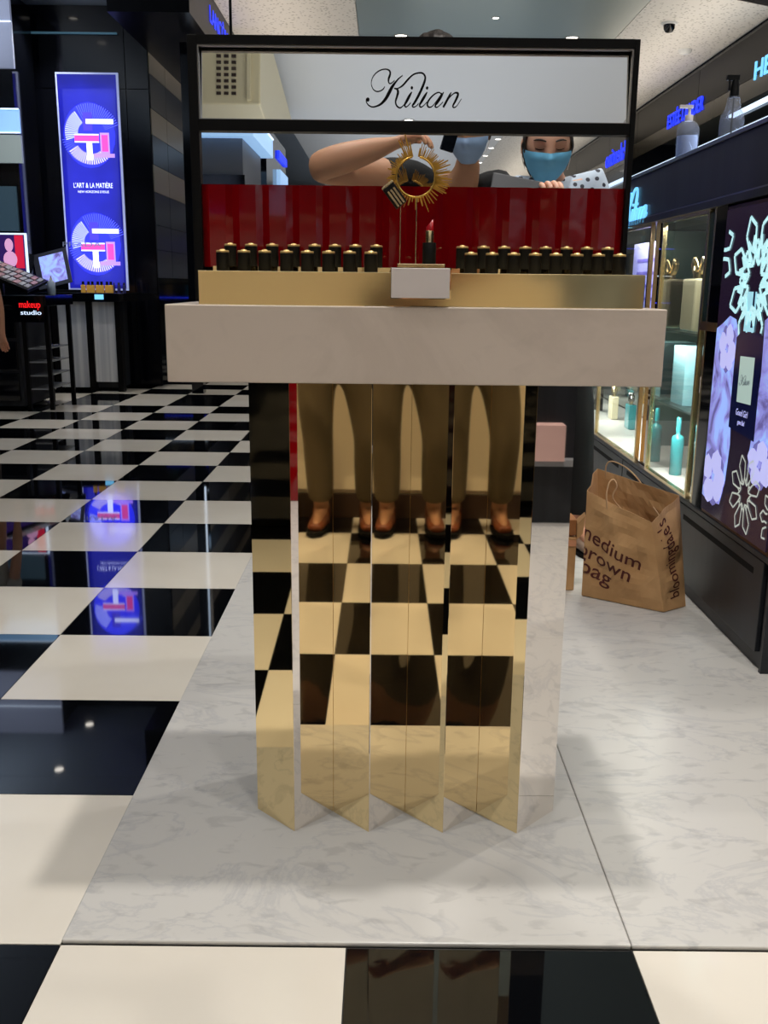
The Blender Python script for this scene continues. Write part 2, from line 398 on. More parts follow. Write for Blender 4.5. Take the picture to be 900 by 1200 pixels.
# sign frame with the two mirrors
fr = thing('black_framed_mirror_sign', 'black framed mirror board with a script name header, standing on the marble slab', 'mirror sign', (.05,1.97,1.0925))
MBr.obj('fluted_red_panel', red_lacquer, fr)
B('side_post', -.3795,-.3615,1.945,1.985,1.0925,1.5835, black_metal, fr, .001)
B('side_post', .4665,.4765,1.945,1.985,1.0925,1.5835, black_metal, fr, .001)
B('top_rail', -.3615,.4665,1.945,1.985,1.5675,1.5835, black_metal, fr)
B('middle_rail', -.3615,.4665,1.945,1.985,1.4135,1.4345, black_metal, fr)
for (x0,x1,z0,z1) in ((-.3615,-.3585,1.4345,1.5675),(.4635,.4665,1.4345,1.5675),(-.3585,.4635,1.5645,1.5675),(-.3585,.4635,1.4345,1.4365)):
    B('silver_bead', x0,x1,1.950,1.9585,z0,z1, mat('bead_metal',(170,165,160),.3,.8) if 'bead_metal' not in bpy.data.materials else bpy.data.materials['bead_metal'], fr)
MB().add([(x,y+dy,z) for dy in (0,.004) for (x,y,z) in ((-.3585,1.9585,1.4365),(.4635,1.9585,1.4365),(.4635,1.9697,1.5645),(-.3585,1.9697,1.5645))], [(0,1,2,3),(7,6,5,4),(0,4,5,1),(1,5,6,2),(2,6,7,3),(3,7,4,0)]).obj('header_mirror', mirror, fr)
B('lower_mirror', -.3615,.4665,1.9585,1.965,1.1605,1.4135, mirror, fr)
B('back_board', -.3615,.4665,1.975,1.985,1.0925,1.5675, black_matte, fr)

# ---- the script name, drawn as calligraphic ribbons
def catmull(P, n=8):
    out = []
    for i in range(len(P)-1):
        p0 = P[max(i-1,0)]; p1 = P[i]; p2 = P[i+1]; p3 = P[min(i+2,len(P)-1)]
        for k in range(n):
            t_ = k/n
            out.append(tuple(.5*((2*p1[c])+(-p0[c]+p2[c])*t_+(2*p0[c]-5*p1[c]+4*p2[c]-p3[c])*t_*t_+(-p0[c]+3*p1[c]-3*p2[c]+p3[c])*t_**3) for c in range(3)))
    out.append(P[-1]); return out
SCRIPT = [
 [(356,116,2),(325,140,6),(300,168,10),(272,205,17),(248,250,20),(222,295,18),(185,335,12),(145,355,7),(110,360,5),(80,345,5),(63,320,5),(66,300,8)],
 [(212,203,3),(200,222,5),(175,237,4),(145,240,4),(118,222,4),(103,182,4),(112,138,4),(140,100,4),(180,76,4),(222,69,4),(250,82,8),(255,108,12),(243,145,12),(245,172,6),(262,178,4),(292,155,3)],
 [(290,218,3),(322,214,4),(360,190,9),(400,146,10),(440,110,7),(480,96,6),(516,97,7),(538,122,10),(535,158,14),(510,222,15),(482,278,15),(455,325,13),(438,348,8),(448,358,5),(470,350,3),(488,330,2)],
 [(288,215,3),(312,222,10),(320,245,15),(312,280,13),(302,318,10),(312,350,8),(338,365,6),(362,350,4),(378,330,2)],
 [(432,243,6),(414,272,15),(392,312,15),(376,342,10),(384,357,6),(402,350,3),(424,324,2)],
 [(556,243,6),(538,272,15),(514,312,15),(497,342,10),(505,357,6),(525,350,3),(556,318,2)],
 [(672,252,3),(650,243,4),(618,256,6),(580,292,9),(560,330,11),(570,356,7),(600,350,4),(640,300,3),(676,248,3)],
 [(690,242,5),(668,280,14),(642,318,14),(624,345,9),(632,358,5),(652,350,3),(686,316,2)],
 [(752,243,5),(738,268,13),(712,316,14),(690,356,12)],
 [(705,328,2),(745,275,4),(778,247,6),(802,246,10),(806,264,14),(785,312,13),(768,343,9),(776,358,5),(800,345,3),(835,292,2)],
]
def script_mesh(M, scale, thick=.001, fat=1.0):   # local unit: 1 px of the drawing * scale, origin at (65,360)
    b = MB()
    for st_ in SCRIPT:
        P = catmull(st_, 7); L_ = []; R_ = []
        for i, (x, y, w_) in enumerate(P):
            q0 = P[max(i-1,0)]; q1 = P[min(i+1,len(P)-1)]
            dx, dy = q1[0]-q0[0], q1[1]-q0[1]; l = math.hypot(dx, dy) or 1; nx, ny = -dy/l, dx/l; h = max(w_,3.4)*.5*fat
            L_.append(((x+nx*h-65)*scale, (360-y-ny*h)*scale)); R_.append(((x-nx*h-65)*scale, (360-y+ny*h)*scale))
        n = len(P); vs = [(x,y,z) for z in (0,thick) for x,y in L_+R_]
        fs = []
        for i in range(n-1):
            fs += [(2*n+i,2*n+i+1,3*n+i+1,3*n+i),(i,n+i,n+i+1,i+1),(i,i+1,2*n+i+1,2*n+i),(n+i,3*n+i,3*n+i+1,n+i+1)]
        b.add(vs, fs)
    for (x, y, r) in ((432,210,10),(556,210,10),(76,304,14)):
        b.add([((x+r*math.cos(a*PI/6)-65)*scale,(360-y+r*math.sin(a*PI/6))*scale,z) for z in (0,thick) for a in range(12)],
              [tuple(range(12,24)), tuple(reversed(range(12)))]+[(k_,(k_+1)%12,12+(k_+1)%12,12+k_) for k_ in range(12)])
    return b.xf(M)
sk = .2135/900
script_mesh(frame_matrix((-.0555+65*sk,1.9590,1.5475-360*sk), (1,0,0), (0,.0872,.9962)), sk, .0008, 1.22).obj('script_lettering', black_matte, fr)

# card block
cb = thing('white_card_block', 'small blank white plaque with gold edge in front of the gold tray', 'plaque', (.06,1.65,1.0945))
B('plaque', .0100,.1090,1.648,1.668,1.1070,1.1565, white_acrylic, cb, .001)
B('gold_back', .0090,.1125,1.6685,1.6745,1.1055,1.158, gold, cb)

# ---- lipsticks
ORD = ['first','second','third','fourth','fifth','sixth','seventh','eighth']
def lipstick(loc, z1, label, group):
    t = thing('lipstick', label, 'lipstick', loc, group)
    x, y, z = loc; h = z1-z
    MB().lathe([(.0112,z),(.0121,z+.001),(.0121,z1-.0052)], x, y, 16).obj('case', lip_black, t)
    b = MB().lathe([(.0117,z1-.0050),(.0119,z1-.0040),(.0119,z1-.0022),(.0110,z1-.0010)], x, y, 16)
    b.lathe([(.0060,z1-.0012),(.0045,z1+.0008),(.001,z1+.0014)], x, y, 12)
    b.obj('gold_rim', rim_gold, t)
    return t
xf = [-.2985,-.2597,-.2215,-.1815,-.1435,-.1045,-.066,-.027]; xr = [.1565,.1952,.235,.2742,.3120,.3505,.390,.4285]
bf = [-.3005,-.2605,-.2195,-.1780,-.1375,-.098,-.0585,-.018]; br = [.1485,.1895,.2295,.2705,.3098,.3502,.3895,.4295]
for side, A, Bk in (('left', xf, bf), ('right', xr, br)):
    p1 = lipstick((A[0],1.80,1.151), 1.188, 'x', 'capped lipsticks in the front row')
    p2 = lipstick((Bk[0],1.905,1.160), 1.2035, 'x', 'capped lipsticks in the back row')
    for k in range(8):
        lab = 'closed black lipstick with gold rim, front row of the %s cluster, %s from the left' % (side, ORD[k])
        lab2 = 'closed black lipstick with gold rim, back row of the %s cluster, %s from the left' % (side, ORD[k])
        if k == 0: p1['label'] = lab; p2['label'] = lab2
        else: copy_tree(p1, (A[k],1.80,1.151), lab); copy_tree(p2, (Bk[k],1.905,1.160), lab2)
# open lipstick
LX, LY, LZ = .0785, 1.772, 1.166
t = thing('open_lipstick', 'open lipstick with gold sleeve and red bullet standing on the gold plate', 'lipstick', (LX,LY,LZ))
MB().lathe([(.0118,LZ),(.0122,LZ+.002),(.0122,LZ+.036),(.0118,LZ+.037)], LX, LY, 20).obj('case', lip_black, t)
MB().lathe([(.0080,LZ+.037),(.0080,LZ+.056),(.0074,LZ+.0575)], LX, LY, 20).obj('gold_sleeve', gold_satin, t)
b = MB(); n = 16; vs = []
for k in range(n):
    a = 2*PI*k/n; x, y = .0066*math.cos(a), .0066*math.sin(a); vs.append((LX+x,LY+y,LZ+.0575))
for k in range(n):
    a = 2*PI*k/n; x, y = .0062*math.cos(a), .0062*math.sin(a); vs.append((LX+x,LY+y,LZ+.071+x*1.1))
b.add(vs, [(k,(k+1)%n,n+(k+1)%n,n+k) for k in range(n)]+[tuple(range(n,2*n))], True); b.obj('bullet', red_wax, t)
# sunburst stand
RX, RY, RZ = .0515, 1.765, 1.3140
sb = thing('sunburst_ring_stand', 'gold sunburst ring ornament on two thin rods above the white plaque', 'ornament', (.06,RY,1.158))
B('base_plate', .021,.106,1.742,1.795,1.1585,1.1655, gold_satin, sb, .001)
MB().tube([(.0255,RY,1.1655),(.0255,RY,RZ-.042)], .0012).obj('rod', gold_satin, sb)
MB().tube([(.0540,RY,1.1655),(.0540,RY,RZ-.034)], .0012).obj('rod', gold_satin, sb)
b = MB(); n = 48; ri, ro = .0315, .0365
a0 = math.radians(101); a1 = math.radians(101-22+360)
pts = [(RX+.034*math.cos(a0+(a1-a0)*k/n), RY, RZ+.034*math.sin(a0+(a1-a0)*k/n)) for k in range(n+1)]
b.tube(pts, .0020, 8); b.obj('ring', mat('ring_gold', (224,176,84), .25, .7), sb)
rs = random.Random(4)
b = MB()
for k in range(96):
    a = math.radians(k/96*360+rs.uniform(-1,1)); d = math.degrees(a) % 360
    if 82 < d < 98: continue
    if d > 330 or d < 32: L_ = rs.uniform(.056,.066)
    elif 98 <= d < 118: L_ = rs.uniform(.058,.074)
    elif d < 82: L_ = rs.uniform(.046,.058)
    elif d < 190: L_ = rs.uniform(.044,.052)
    elif 250 < d < 300: L_ = rs.uniform(.042,.064)
    else: L_ = rs.uniform(.046,.056)
    if 195 < d < 330 and k % 2: continue
    wd = .0012 if rs.random() < .6 else .0020
    cx, sz_ = math.cos(a), math.sin(a)
    p = [Vector((RX+cx*.034-sz_*wd,0,RZ+sz_*.034+cx*wd)),Vector((RX+cx*.034+sz_*wd,0,RZ+sz_*.034-cx*wd)),
         Vector((RX+cx*L_+sz_*wd*.5,0,RZ+sz_*L_-cx*wd*.5)),Vector((RX+cx*L_-sz_*wd*.5,0,RZ+sz_*L_+cx*wd*.5))]
    b.add([(q.x,RY-.001,q.z) for q in p]+[(q.x,RY+.001,q.z) for q in p], [(0,1,2,3),(7,6,5,4),(0,4,5,1),(1,5,6,2),(2,6,7,3),(3,7,4,0)])
o = b.obj('rays', mat('ray_gold', (206,154,62), .35, .55), sb); o['kind'] = 'stuff'
for k, (x, z, r) in enumerate(((.094,1.252,.0022),(.0965,1.246,.0016),(.012,1.262,.0016),(.0905,1.249,.0014))):
    pass
# lipstick clipped on the ring (tilted, two gold stripes)
t = thing('clipped_lipstick', 'black and gold striped lipstick case clipped tilted on the sunburst ring', 'lipstick', (.014,1.757,1.283))
Mx = Matrix.Translation((.014,1.757,1.283)) @ Matrix.Rotation(math.radians(-36), 4, 'Y') @ Matrix.Rotation(math.radians(0), 4, 'X')
Mx = Matrix.Translation((.014,1.757,1.283)) @ Matrix.Rotation(math.radians(-38), 4, 'Y')
MB().box(-.0115,.0115,-.008,.008,-.022,.018).xf(Mx).obj('case', lip_black, t, .0015)
for x in (-.006,.000,.006):
    MB().box(x-.0017,x+.0017,-.0092,-.008,-.021,.010).xf(Mx).obj('gold_stripe', gold_satin, t)
MB().box(-.0118,.0118,-.0085,.0085,.018,.022).xf(Mx).obj('gold_rim', gold_satin, t, .001)

# ================================================================ right display cabinet
XC = 1.13
cab = thing('wall_display_cabinet', 'long dark wood display cabinet along the right with glass cases and lit script sign', 'display cabinet', (XC,2.68,.007))
B('base', XC+.015,1.95,2.67,9.0,.007,.345, black_wood, cab)
B('plinth_ledge', XC-.004,1.95,2.66,9.0,.345,.362, black_wood, cab, .002)
y = 2.70
while y < 8.9:      # framed base doors
    e = y+.86
    B('base_door', XC,XC+.015,y,e-.01,.06,.340, black_wood, cab, .002)
    o = B('door_recess', XC-.0005,XC+.004,y+.07,e-.09,.285,.305, black_matte, cab)
    y = e
for k in range(7):
    pass
B('end_panel', XC+.005,1.95,2.655,2.67,.007,1.62, black_wood, cab)
B('fascia', XC,1.95,2.67,9.0,1.432,1.618, black_wood, cab)
B('fascia_lip', XC-.010,1.95,2.67,9.0,1.400,1.424, black_wood, cab)
B('metal_line', XC-.006,XC+.01,2.67,9.0,1.424,1.430, mat('brushed_steel',(150,150,152),.3,1), cab)
B('top_board', XC-.006,1.95,2.66,9.0,1.618,1.624, black_wood, cab)
B('top_edge_strip', XC-.008,XC-.004,2.66,9.0,1.610,1.622, bpy.data.materials['brushed_steel'], cab)
ks = .46/770
script_mesh(frame_matrix((XC-.002,4.745,1.405), (0,-1,0), (0,0,1)), ks, .008, 2.3).obj('lit_script_lettering', cyan_glow, cab)
# pilaster + posts + glass cases
B('back_panel', 1.56,1.58,3.39,9.0,.362,1.40, mat('smoked_mirror',(.55,.58,.56,1),.05,1), cab)
B('pilaster', XC,XC+.4,3.285,3.39,.362,1.40, black_gloss, cab)
B('pilaster_band', XC-.004,XC+.02,3.295,3.46,.985,1.015, gold_satin, cab)
B('pilaster_top', XC+.002,XC+.03,3.39,3.475,1.015,1.385, mat('green_marble',(44,62,58),.15), cab)
for y in (3.40,3.475,4.035,4.22,5.05,5.95,6.9,7.9):
    B('gold_post', XC,XC+.018,y-.009,y+.009,.362,1.40, gold_satin, cab)
for (y0, y1) in ((3.484,4.026),(4.229,5.041),(5.059,5.94),(5.96,6.89),(6.91,7.89)):
    B('glass_pane', XC+.006,XC+.010,y0,y1,.375,1.39, glass, cab)
    B('glass_shelf', XC+.03,1.55,y0,y1,.955,.963, glass, cab)
    B('glass_shelf', XC+.03,1.55,y0,y1,.66,.668, glass, cab)
    B('lower_rail', XC,XC+.02,y0,y1,.362,.375, gold_satin, cab)
    B('upper_rail', XC,XC+.02,y0,y1,1.385,1.40, gold_satin, cab)
B('mirror_pillar', XC+.02,XC+.25,4.06,4.20,.362,1.40, silver, cab)
B('case_floor', XC+.02,1.55,3.40,9.0,.362,.37, marble, cab)
B('case_divider', XC+.10,1.55,3.45,3.47,.37,1.39, bpy.data.materials['green_marble'], cab)
# lilac printed card beyond the pillar
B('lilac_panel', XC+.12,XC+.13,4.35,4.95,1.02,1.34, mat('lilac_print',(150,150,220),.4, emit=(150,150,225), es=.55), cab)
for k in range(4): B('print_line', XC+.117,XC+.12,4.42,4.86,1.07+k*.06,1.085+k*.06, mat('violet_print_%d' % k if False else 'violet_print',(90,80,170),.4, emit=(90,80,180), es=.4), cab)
# small case lights; the rows under the shelves are added to brighten below
for y in (3.75,4.6,5.5,6.4):
    l = bpy.data.lights.new('case_light','AREA'); l.shape = 'RECTANGLE'; l.size = .03; l.size_y = .5; l.energy = 4; l.color = (1,.95,.88)
    o = bpy.data.objects.new('case_light', l); o.location = (1.17,y,1.385); o.rotation_euler = (0,math.radians(-22),0); C.objects.link(o)
    o2 = bpy.data.objects.new('case_light', l); o2.location = (1.17,y,.650); o2.rotation_euler = (0,math.radians(-22),0); C.objects.link(o2)
    o3 = bpy.data.objects.new('case_light', l); o3.location = (1.17,y,.945); o3.rotation_euler = (0,math.radians(-22),0); C.objects.link(o3)
# perfume bottles in the case
def bottle(x, y, z, w_, h, m, label, capm, group=None, round_=False, capstyle='plain'):
    t = thing('perfume_bottle', label, 'bottle', (x,y,z), group)
    if round_:
        MB().lathe([(w_*.46,z),(w_*.5,z+.004),(w_*.5,z+h*.62),(w_*.42,z+h*.68),(w_*.16,z+h*.71),(w_*.16,z+h*.76)],x,y,18).obj('flacon', m, t)
    else:
        MB().box(x-w_*.22,x+w_*.22,y-w_*.5,y+w_*.5,z,z+h*.68).obj('flacon', m, t, w_*.06)
        MB().lathe([(w_*.13,z+h*.66),(w_*.13,z+h*.76)],x,y,12).obj('collar', gold_satin, t)
    if capstyle == 'bow':
        b = MB()
        for s in (-1,1):
            pts = [(x,y+s*w_*.42*math.sin(a)*.9,z+h*.80+ .05*math.sin(a*2)*s*.5+.02*math.sin(a)) for a in [k*PI/10 for k in range(11)]]
            b.tube(pts, [.004+.010*math.sin(k*PI/10) for k in range(11)], 8)
        b.obj('bow_cap', capm, t)
    else:
        MB().lathe([(w_*.2,z+h*.76),(w_*.2,z+h*.97),(w_*.16,z+h)],x,y,16).obj('cap', capm, t)
    return t
bottle(1.24,3.64,.963,.17,.30,perfume_clear,'large pale perfume bottle with gold bow cap, nearer of the pair in the glass case',gold_satin,'large display bottles',capstyle='bow')
bottle(1.24,3.87,.963,.17,.30,perfume_clear,'large pale perfume bottle with gold bow cap, farther of the pair in the glass case',gold_satin,'large display bottles',capstyle='bow')
bottle(1.22,4.14,1.43-.40,.0001,.0001,amber,'x',gold_satin) if False else None
for k, y in enumerate((3.58,3.68,3.90)):
    bottle(1.22,y,.370,.052,.24,teal,'tall teal bottle on the case floor, %s from the near end' % ORD[k],teal,'teal bottles at the bottom of the case',round_=True)
B('gift_box', 1.20,1.34,3.82,3.98,.668,.90, mat('ice_box',(150,205,215),.4), tag_parent := thing('gift_box','pale ice blue box with lid standing on the middle glass shelf','box',(1.27,3.9,.668)))
t = thing('perfume_box', 'black perfume box beside the ice blue box on the middle shelf', 'box', (1.27,3.66,.668)); B('carton', 1.21,1.33,3.60,3.72,.668,.88, black_gloss, t, .002); B('carton_label', 1.207,1.21,3.63,3.69,.74,.80, white_acrylic, t)
rb = random.Random(3)
nb = 0
for (zz, cnt) in ((.37,9),(.668,9),(.963,8)):
    for k in range(cnt):
        y = 4.42+k*.40
        if y > 7.8: continue
        if any(abs(y-q) < .06 for q in (5.05,5.95,6.9)): y += .1
        lv = {.37:'bottom level',.668:'middle shelf',.963:'top shelf'}[zz]
        bottle(1.36,y,zz,.09,.20,(amber,teal,perfume_clear,lip_black)[(k+int(zz*10)) % 4],'%s perfume bottle on the %s beyond the mirror pillar, %s along' % (('amber','teal','pale','black')[(k+int(zz*10)) % 4],lv,(ORD+['ninth'])[k]),gold_satin if k % 2 else silver,'perfume bottles deep in the glass cases')
# printed lightbox
lb = thing('poster_lightbox', 'backlit poster of a dark perfume bottle with lilac flowers and star lattice', 'lightbox', (XC,2.98,.365))
LY0, LY1, LZ0, LZ1 = 2.690, 3.275, .375, 1.330
B('frame', XC+.001,XC+.06,LY0-.012,LY1+.008,.362,1.392, mat('bronze_trim',(96,62,40),.3,.8), lb)
B('backing', XC-.004,XC+.001,LY0,LY1,LZ0,LZ1+.05, mat('poster_dark',(26,20,34),.15,emit=(34,22,40),es=.7), lb)
def lbp(u, v, d=0): return (XC-.0045-d, LY1-(LY1-LY0)*u, LZ0+(LZ1+.05-LZ0)*v)     # u 0 far .. 1 near, v up
def flat(name, polys, m, par, d, fn):
    b = MB()
    for k, p in enumerate(polys):
        q = [fn(u,v,d+k*1e-5) for u,v in p]; b.add(q, [tuple(range(len(q)))])
    o = b.obj(name, m, par)
    if len(polys) > 1: o['kind'] = 'stuff'
    return o
def bars(segs, w_, asp):
    out = []
    for (u0,v0,u1,v1) in segs:
        dx, dy = (u1-u0)*asp, v1-v0; l = math.hypot(dx,dy); nx, ny = -dy/l*w_*.5, dx/l*w_*.5
        out.append([(u0+nx/asp,v0+ny),(u1+nx/asp,v1+ny),(u1-nx/asp,v1-ny),(u0-nx/asp,v0-ny)])
    return out
asp = (LY1-LY0)/(LZ1+.05-LZ0)
lil = mat('poster_lilac',(150,160,230),.2); N, L, Bs = nodes(lil)
g = N.new('ShaderNodeNewGeometry'); nn = N.new('ShaderNodeTexNoise'); nn.inputs['Scale'].default_value = 7; nn.inputs['Detail'].default_value = 5; nn.inputs['Distortion'].default_value = 1.6
L.new(g.outputs['Position'], nn.inputs['Vector']); r = N.new('ShaderNodeValToRGB'); e = r.color_ramp.elements
e[0].position = .33; e[0].color = srgb(96,88,150); e[1].position = .56; e[1].color = srgb(150,178,250)
e.new(.45).color = srgb(140,140,214); L.new(nn.outputs['Fac'], r.inputs[0]); L.new(r.outputs[0], Bs.inputs['Emission Color']); L.new(r.outputs[0], Bs.inputs['Base Color']); Bs.inputs['Emission Strength'].default_value = .85
petal = mat('poster_petal',(110,108,170),.2, emit=(112,108,176), es=.7)
petal_l = mat('poster_petal_light',(190,190,240),.2, emit=(178,180,236), es=.85)
rf = random.Random(11)
def blob(cu, cv, ru, rv, n=22, rough=.22):
    return [(cu+ru*math.cos(2*PI*k/n)*(1+rf.uniform(-rough,rough)), cv+rv*math.sin(2*PI*k/n)*(1+rf.uniform(-rough,rough))) for k in range(n)]
def clip(P): return [(min(max(u,.004),.996), min(max(v,.004),.996)) for u,v in P]
flat('blue_ground', [clip([(0,.05),(.10,.04),(.30,.05),(.36,.14),(.38,.26),(.34,.40),(.36,.60),(.30,.655),(.2,.665),(.1,.64),(0,.62)]), clip([(.66,.24),(.8,.17),(1,.20),(1,.70),(.86,.70),(.70,.66),(.72,.5)])], lil, lb, .0003, lbp)
flowers = []; light = []
for (cu,cv,ru,rv) in ((.16,.13,.20,.10),(.82,.24,.17,.075),(.20,.56,.14,.08)):
    for k in range(9):
        a = k*2*PI/9+rf.uniform(-.2,.2); pu, pv = cu+ru*.55*math.cos(a), cv+rv*.55*math.sin(a)
        q = clip(blob(pu,pv,ru*.42,rv*.42,12,.15)); (flowers if k % 2 else light).append(q)
flat('dark_petals', flowers, petal, lb, .0006, lbp); flat('light_petals', light, petal_l, lb, .0009, lbp)
# star lattices
lat = mat('poster_lattice',(190,235,240),.3, emit=(176,226,232), es=.9)
def rosette(cu, cv, r1, r2, kk=8, rot=0):
    P = lambda an, r_: (cu+r_*math.cos(an)/asp, cv+r_*math.sin(an))
    out = []; d = PI/kk
    for k in range(kk):
        a = rot+k*2*d
        i_, l_, tip, r_, lo, ro = P(a,r1), P(a-d*.55,r1*1.75), P(a,r2), P(a+d*.55,r1*1.75), P(a-d*.62,r2*.80), P(a+d*.62,r2*.80)
        for p, q in ((i_,l_),(i_,r_),(l_,lo),(r_,ro),(lo,tip),(ro,tip),(l_,P(a-d,r1*1.25)),(r_,P(a+d,r1*1.25)),(P(a-d,r1*1.25),P(a-2*d,r1*1.0))):
            out.append(p+q)
    res = []
    for (x0,y0,x1,y1) in out:        # clip to the poster
        t0, t1 = 0, 1; dx, dy = x1-x0, y1-y0; ok = True
        for p_, q_ in ((-dx,x0-.012),(dx,.988-x0),(-dy,y0-.012),(dy,.988-y0)):
            if abs(p_) < 1e-9:
                if q_ < 0: ok = False
            else:
                t = q_/p_
                if p_ < 0: t0 = max(t0,t)
                else: t1 = min(t1,t)
        if ok and t1-t0 > .02: res.append((x0+dx*t0,y0+dy*t0,x0+dx*t1,y0+dy*t1))
    return res
segs = rosette(.51,.775,.050,.205,8,PI/8)+rosette(-.10,.86,.045,.15,8,PI/8)+rosette(1.12,.86,.045,.15,8,PI/8)+rosette(.51,.775,.078,.12,8,0)+[(0,.775,.30,.775),(.72,.775,1,.775)]
segs2 = rosette(.66,.13,.032,.125,8,PI/8)+rosette(1.05,.10,.03,.09,8,0)
def inb(q): return all(.01 < u < .99 and .01 < v < .99 for u,v in q)
flat('star_lattice', [q for q in bars(segs,.0125,asp) if inb(q)], lat, lb, .0012, lbp)
flat('star_lattice', [q for q in bars(segs2,.006,asp) if inb(q)], mat('poster_lattice_dim',(170,180,170),.3,emit=(178,184,176),es=.7), lb, .0012, lbp)
navy = mat('poster_navy',(10,12,40),.15,emit=(8,12,46),es=.8)
flat('bottle_print', [[(.34,.315),(.72,.300),(.71,.605),(.67,.622),(.39,.618),(.335,.600)]], navy, lb, .0018, lbp)
flat('cap_print', [[(.425,.622),(.575,.622),(.565,.742),(.435,.742)]], mat('poster_cap',(150,200,215),.2,emit=(150,205,220),es=.9), lb, .0020, lbp)
flat('cap_print', [[(.52,.635),(.55,.635),(.545,.742),(.52,.742)]], navy, lb, .0023, lbp)
flat('label_print', [[(.425,.402),(.628,.405),(.625,.548),(.420,.545)]], mat('poster_label',(170,190,180),.2,emit=(160,182,176),es=.8), lb, .0022, lbp)
script_mesh(frame_matrix((XC-.0072,LY1-(LY1-LY0)*.445,LZ0+(LZ1+.05-LZ0)*.455), (0,-1,.1), (0,.1,1)), .085/770, .0004, 1.3).obj('label_lettering', navy, lb)
text('bottle_lettering', 'Good Girl', .030, petal_l, frame_matrix((XC-.0072,LY1-(LY1-LY0)*.43,LZ0+(LZ1+.05-LZ0)*.362), (0,-1,.0), (0,.1,1)), lb, width=.10, shear=.3, extrude=.0002)
text('bottle_lettering', 'gone Bad', .022, petal_l, frame_matrix((XC-.0072,LY1-(LY1-LY0)*.47,LZ0+(LZ1+.05-LZ0)*.335), (0,-1,.0), (0,.1,1)), lb, width=.06, shear=.3, extrude=.0002)

# sanitizer bottles on the cabinet
t = thing('pump_bottle', 'clear sanitizer bottle with white pump on the cabinet top above the lit script', 'bottle', (1.19,4.0,1.624)); x, y, z = 1.19,4.0,1.624
MB().lathe([(.036,z),(.042,z+.006),(.043,z+.115),(.036,z+.135),(.014,z+.148)],x,y,24).obj('flacon', clear, t)
MB().lathe([(.0385,z+.004),(.040,z+.09)],x,y,24).obj('gel', see_through('gel', (.85,.9,1,1), (.72,.80,1,1), .62), t)
b = MB().lathe([(.016,z+.146),(.016,z+.168),(.006,z+.17),(.006,z+.195)],x,y,16); b.box(x-.04,x+.012,y-.008,y+.008,z+.193,z+.205); b.obj('pump', mat('pump_white',(225,215,210),.4), t)
t = thing('spray_bottle', 'clear spray bottle with black nozzle on the cabinet top, nearer than the pump bottle', 'bottle', (1.19,3.5,1.624)); x, y, z = 1.19,3.5,1.624
MB().lathe([(.034,z),(.040,z+.005),(.041,z+.07),(.037,z+.09),(.026,z+.105),(.020,z+.145)],x,y,24).obj('flacon', clear, t)
b = MB().lathe([(.016,z+.142),(.014,z+.175),(.010,z+.20)],x,y,16); b.box(x-.030,x+.012,y-.007,y+.007,z+.198,z+.214); b.box(x-.022,x-.016,y-.004,y+.004,z+.165,z+.198); b.obj('nozzle', lip_black, t)
ul = thing('top_light_strip', 'white light strip lying on top of the dark cabinet behind the two bottles', 'light strip', (1.27,3.7,1.624))
B('channel', 1.262,1.298,3.15,4.6,1.6245,1.632, bpy.data.materials['brushed_steel'], ul); B('light_line', 1.266,1.294,3.16,4.59,1.632,1.636, mat('strong_white_glow',(255,255,255),.5,emit=(205,225,255),es=14), ul)
MB().tube([(x,y,z+.01),(x,y,z+.145)],.003).obj('dip_tube', lip_black, t)

# ================================================================ paper bags
def bag_surface(A0,B0,C0,D0,A1,B1,C1,D1, amp, seed):
    """four bilinear faces, crumpled; returns face functions (u,v)->point"""
    cs0 = [Vector(p) for p in (A0,B0,C0,D0)]; cs1 = [Vector(p) for p in (A1,B1,C1,D1)]
    cen = sum(cs0, Vector())/4
    def P(k, u, v):
        if u < 0: k, u = (k-1) % 4, 1+u*1.2
        if u > 1: k, u = (k+1) % 4, (u-1)*1.2
        a0, b0, a1, b1 = cs0[k], cs0[(k+1)%4], cs1[k], cs1[(k+1)%4]
        p = a0.lerp(b0,u).lerp(a1.lerp(b1,u),v)
        nrm = (b0-a0).cross(Vector((0,0,1))).normalized()
        e = min(1, 5*u*(1-u)) * min(1,v*5)
        n_ = noise.noise(p*9+Vector((seed,0,0)))*amp*1.3 + noise.noise(p*22+Vector((seed,3,0)))*amp*.5
        return p + nrm*n_*e + nrm*(.012*math.sin(PI*v)*math.sin(PI*min(max(u,0),1)))
    return P
AA = dict(A0=(.745,3.375,.010),B0=(1.000,3.195,.010),C0=(1.100,3.265,.010),D0=(.835,3.47,.010),
          A1=(.738,3.36,.412),B1=(.935,3.20,.335),C1=(1.045,3.27,.418),D1=(.800,3.49,.470))
P = bag_surface(**AA, amp=.016, seed=2.3)
bag = thing('brown_paper_bag', 'crumpled brown paper shopping bag with lower case lettering by the dark cabinet', 'paper bag', (.92,3.33,.008))
b = MB(); n = 16
for k in range(4):
    vs = [P(k,i/n,j/n) for j in range(n+1) for i in range(n+1)]
    b.add(vs, [(j*(n+1)+i,j*(n+1)+i+1,(j+1)*(n+1)+i+1,(j+1)*(n+1)+i) for j in range(n) for i in range(n)])
b.add([AA[q] for q in ('A0','B0','C0','D0')], [(3,2,1,0)])
o = b.obj('paper_body', kraft, bag)
md = o.modifiers.new('thick','SOLIDIFY'); md.thickness = .0012; md.offset = -1
def on_face(k, o_, xa, ya, off=.0015):   # text local (x,y) metres -> face coords
    a0 = Vector(AA['ABCD'[k]+'0']); b0 = Vector(AA['ABCD'[(k+1)%4]+'0']); W = (b0-a0).length; H_ = .40
    nrm = (b0-a0).cross(Vector((0,0,1))).normalized()
    def f(v):
        x = o_[0]+xa[0]*v.x+ya[0]*v.y; z = o_[1]+xa[1]*v.x+ya[1]*v.y
        return P(k, x/W, z/H_) + nrm*(off+v.z*.2)
    return f
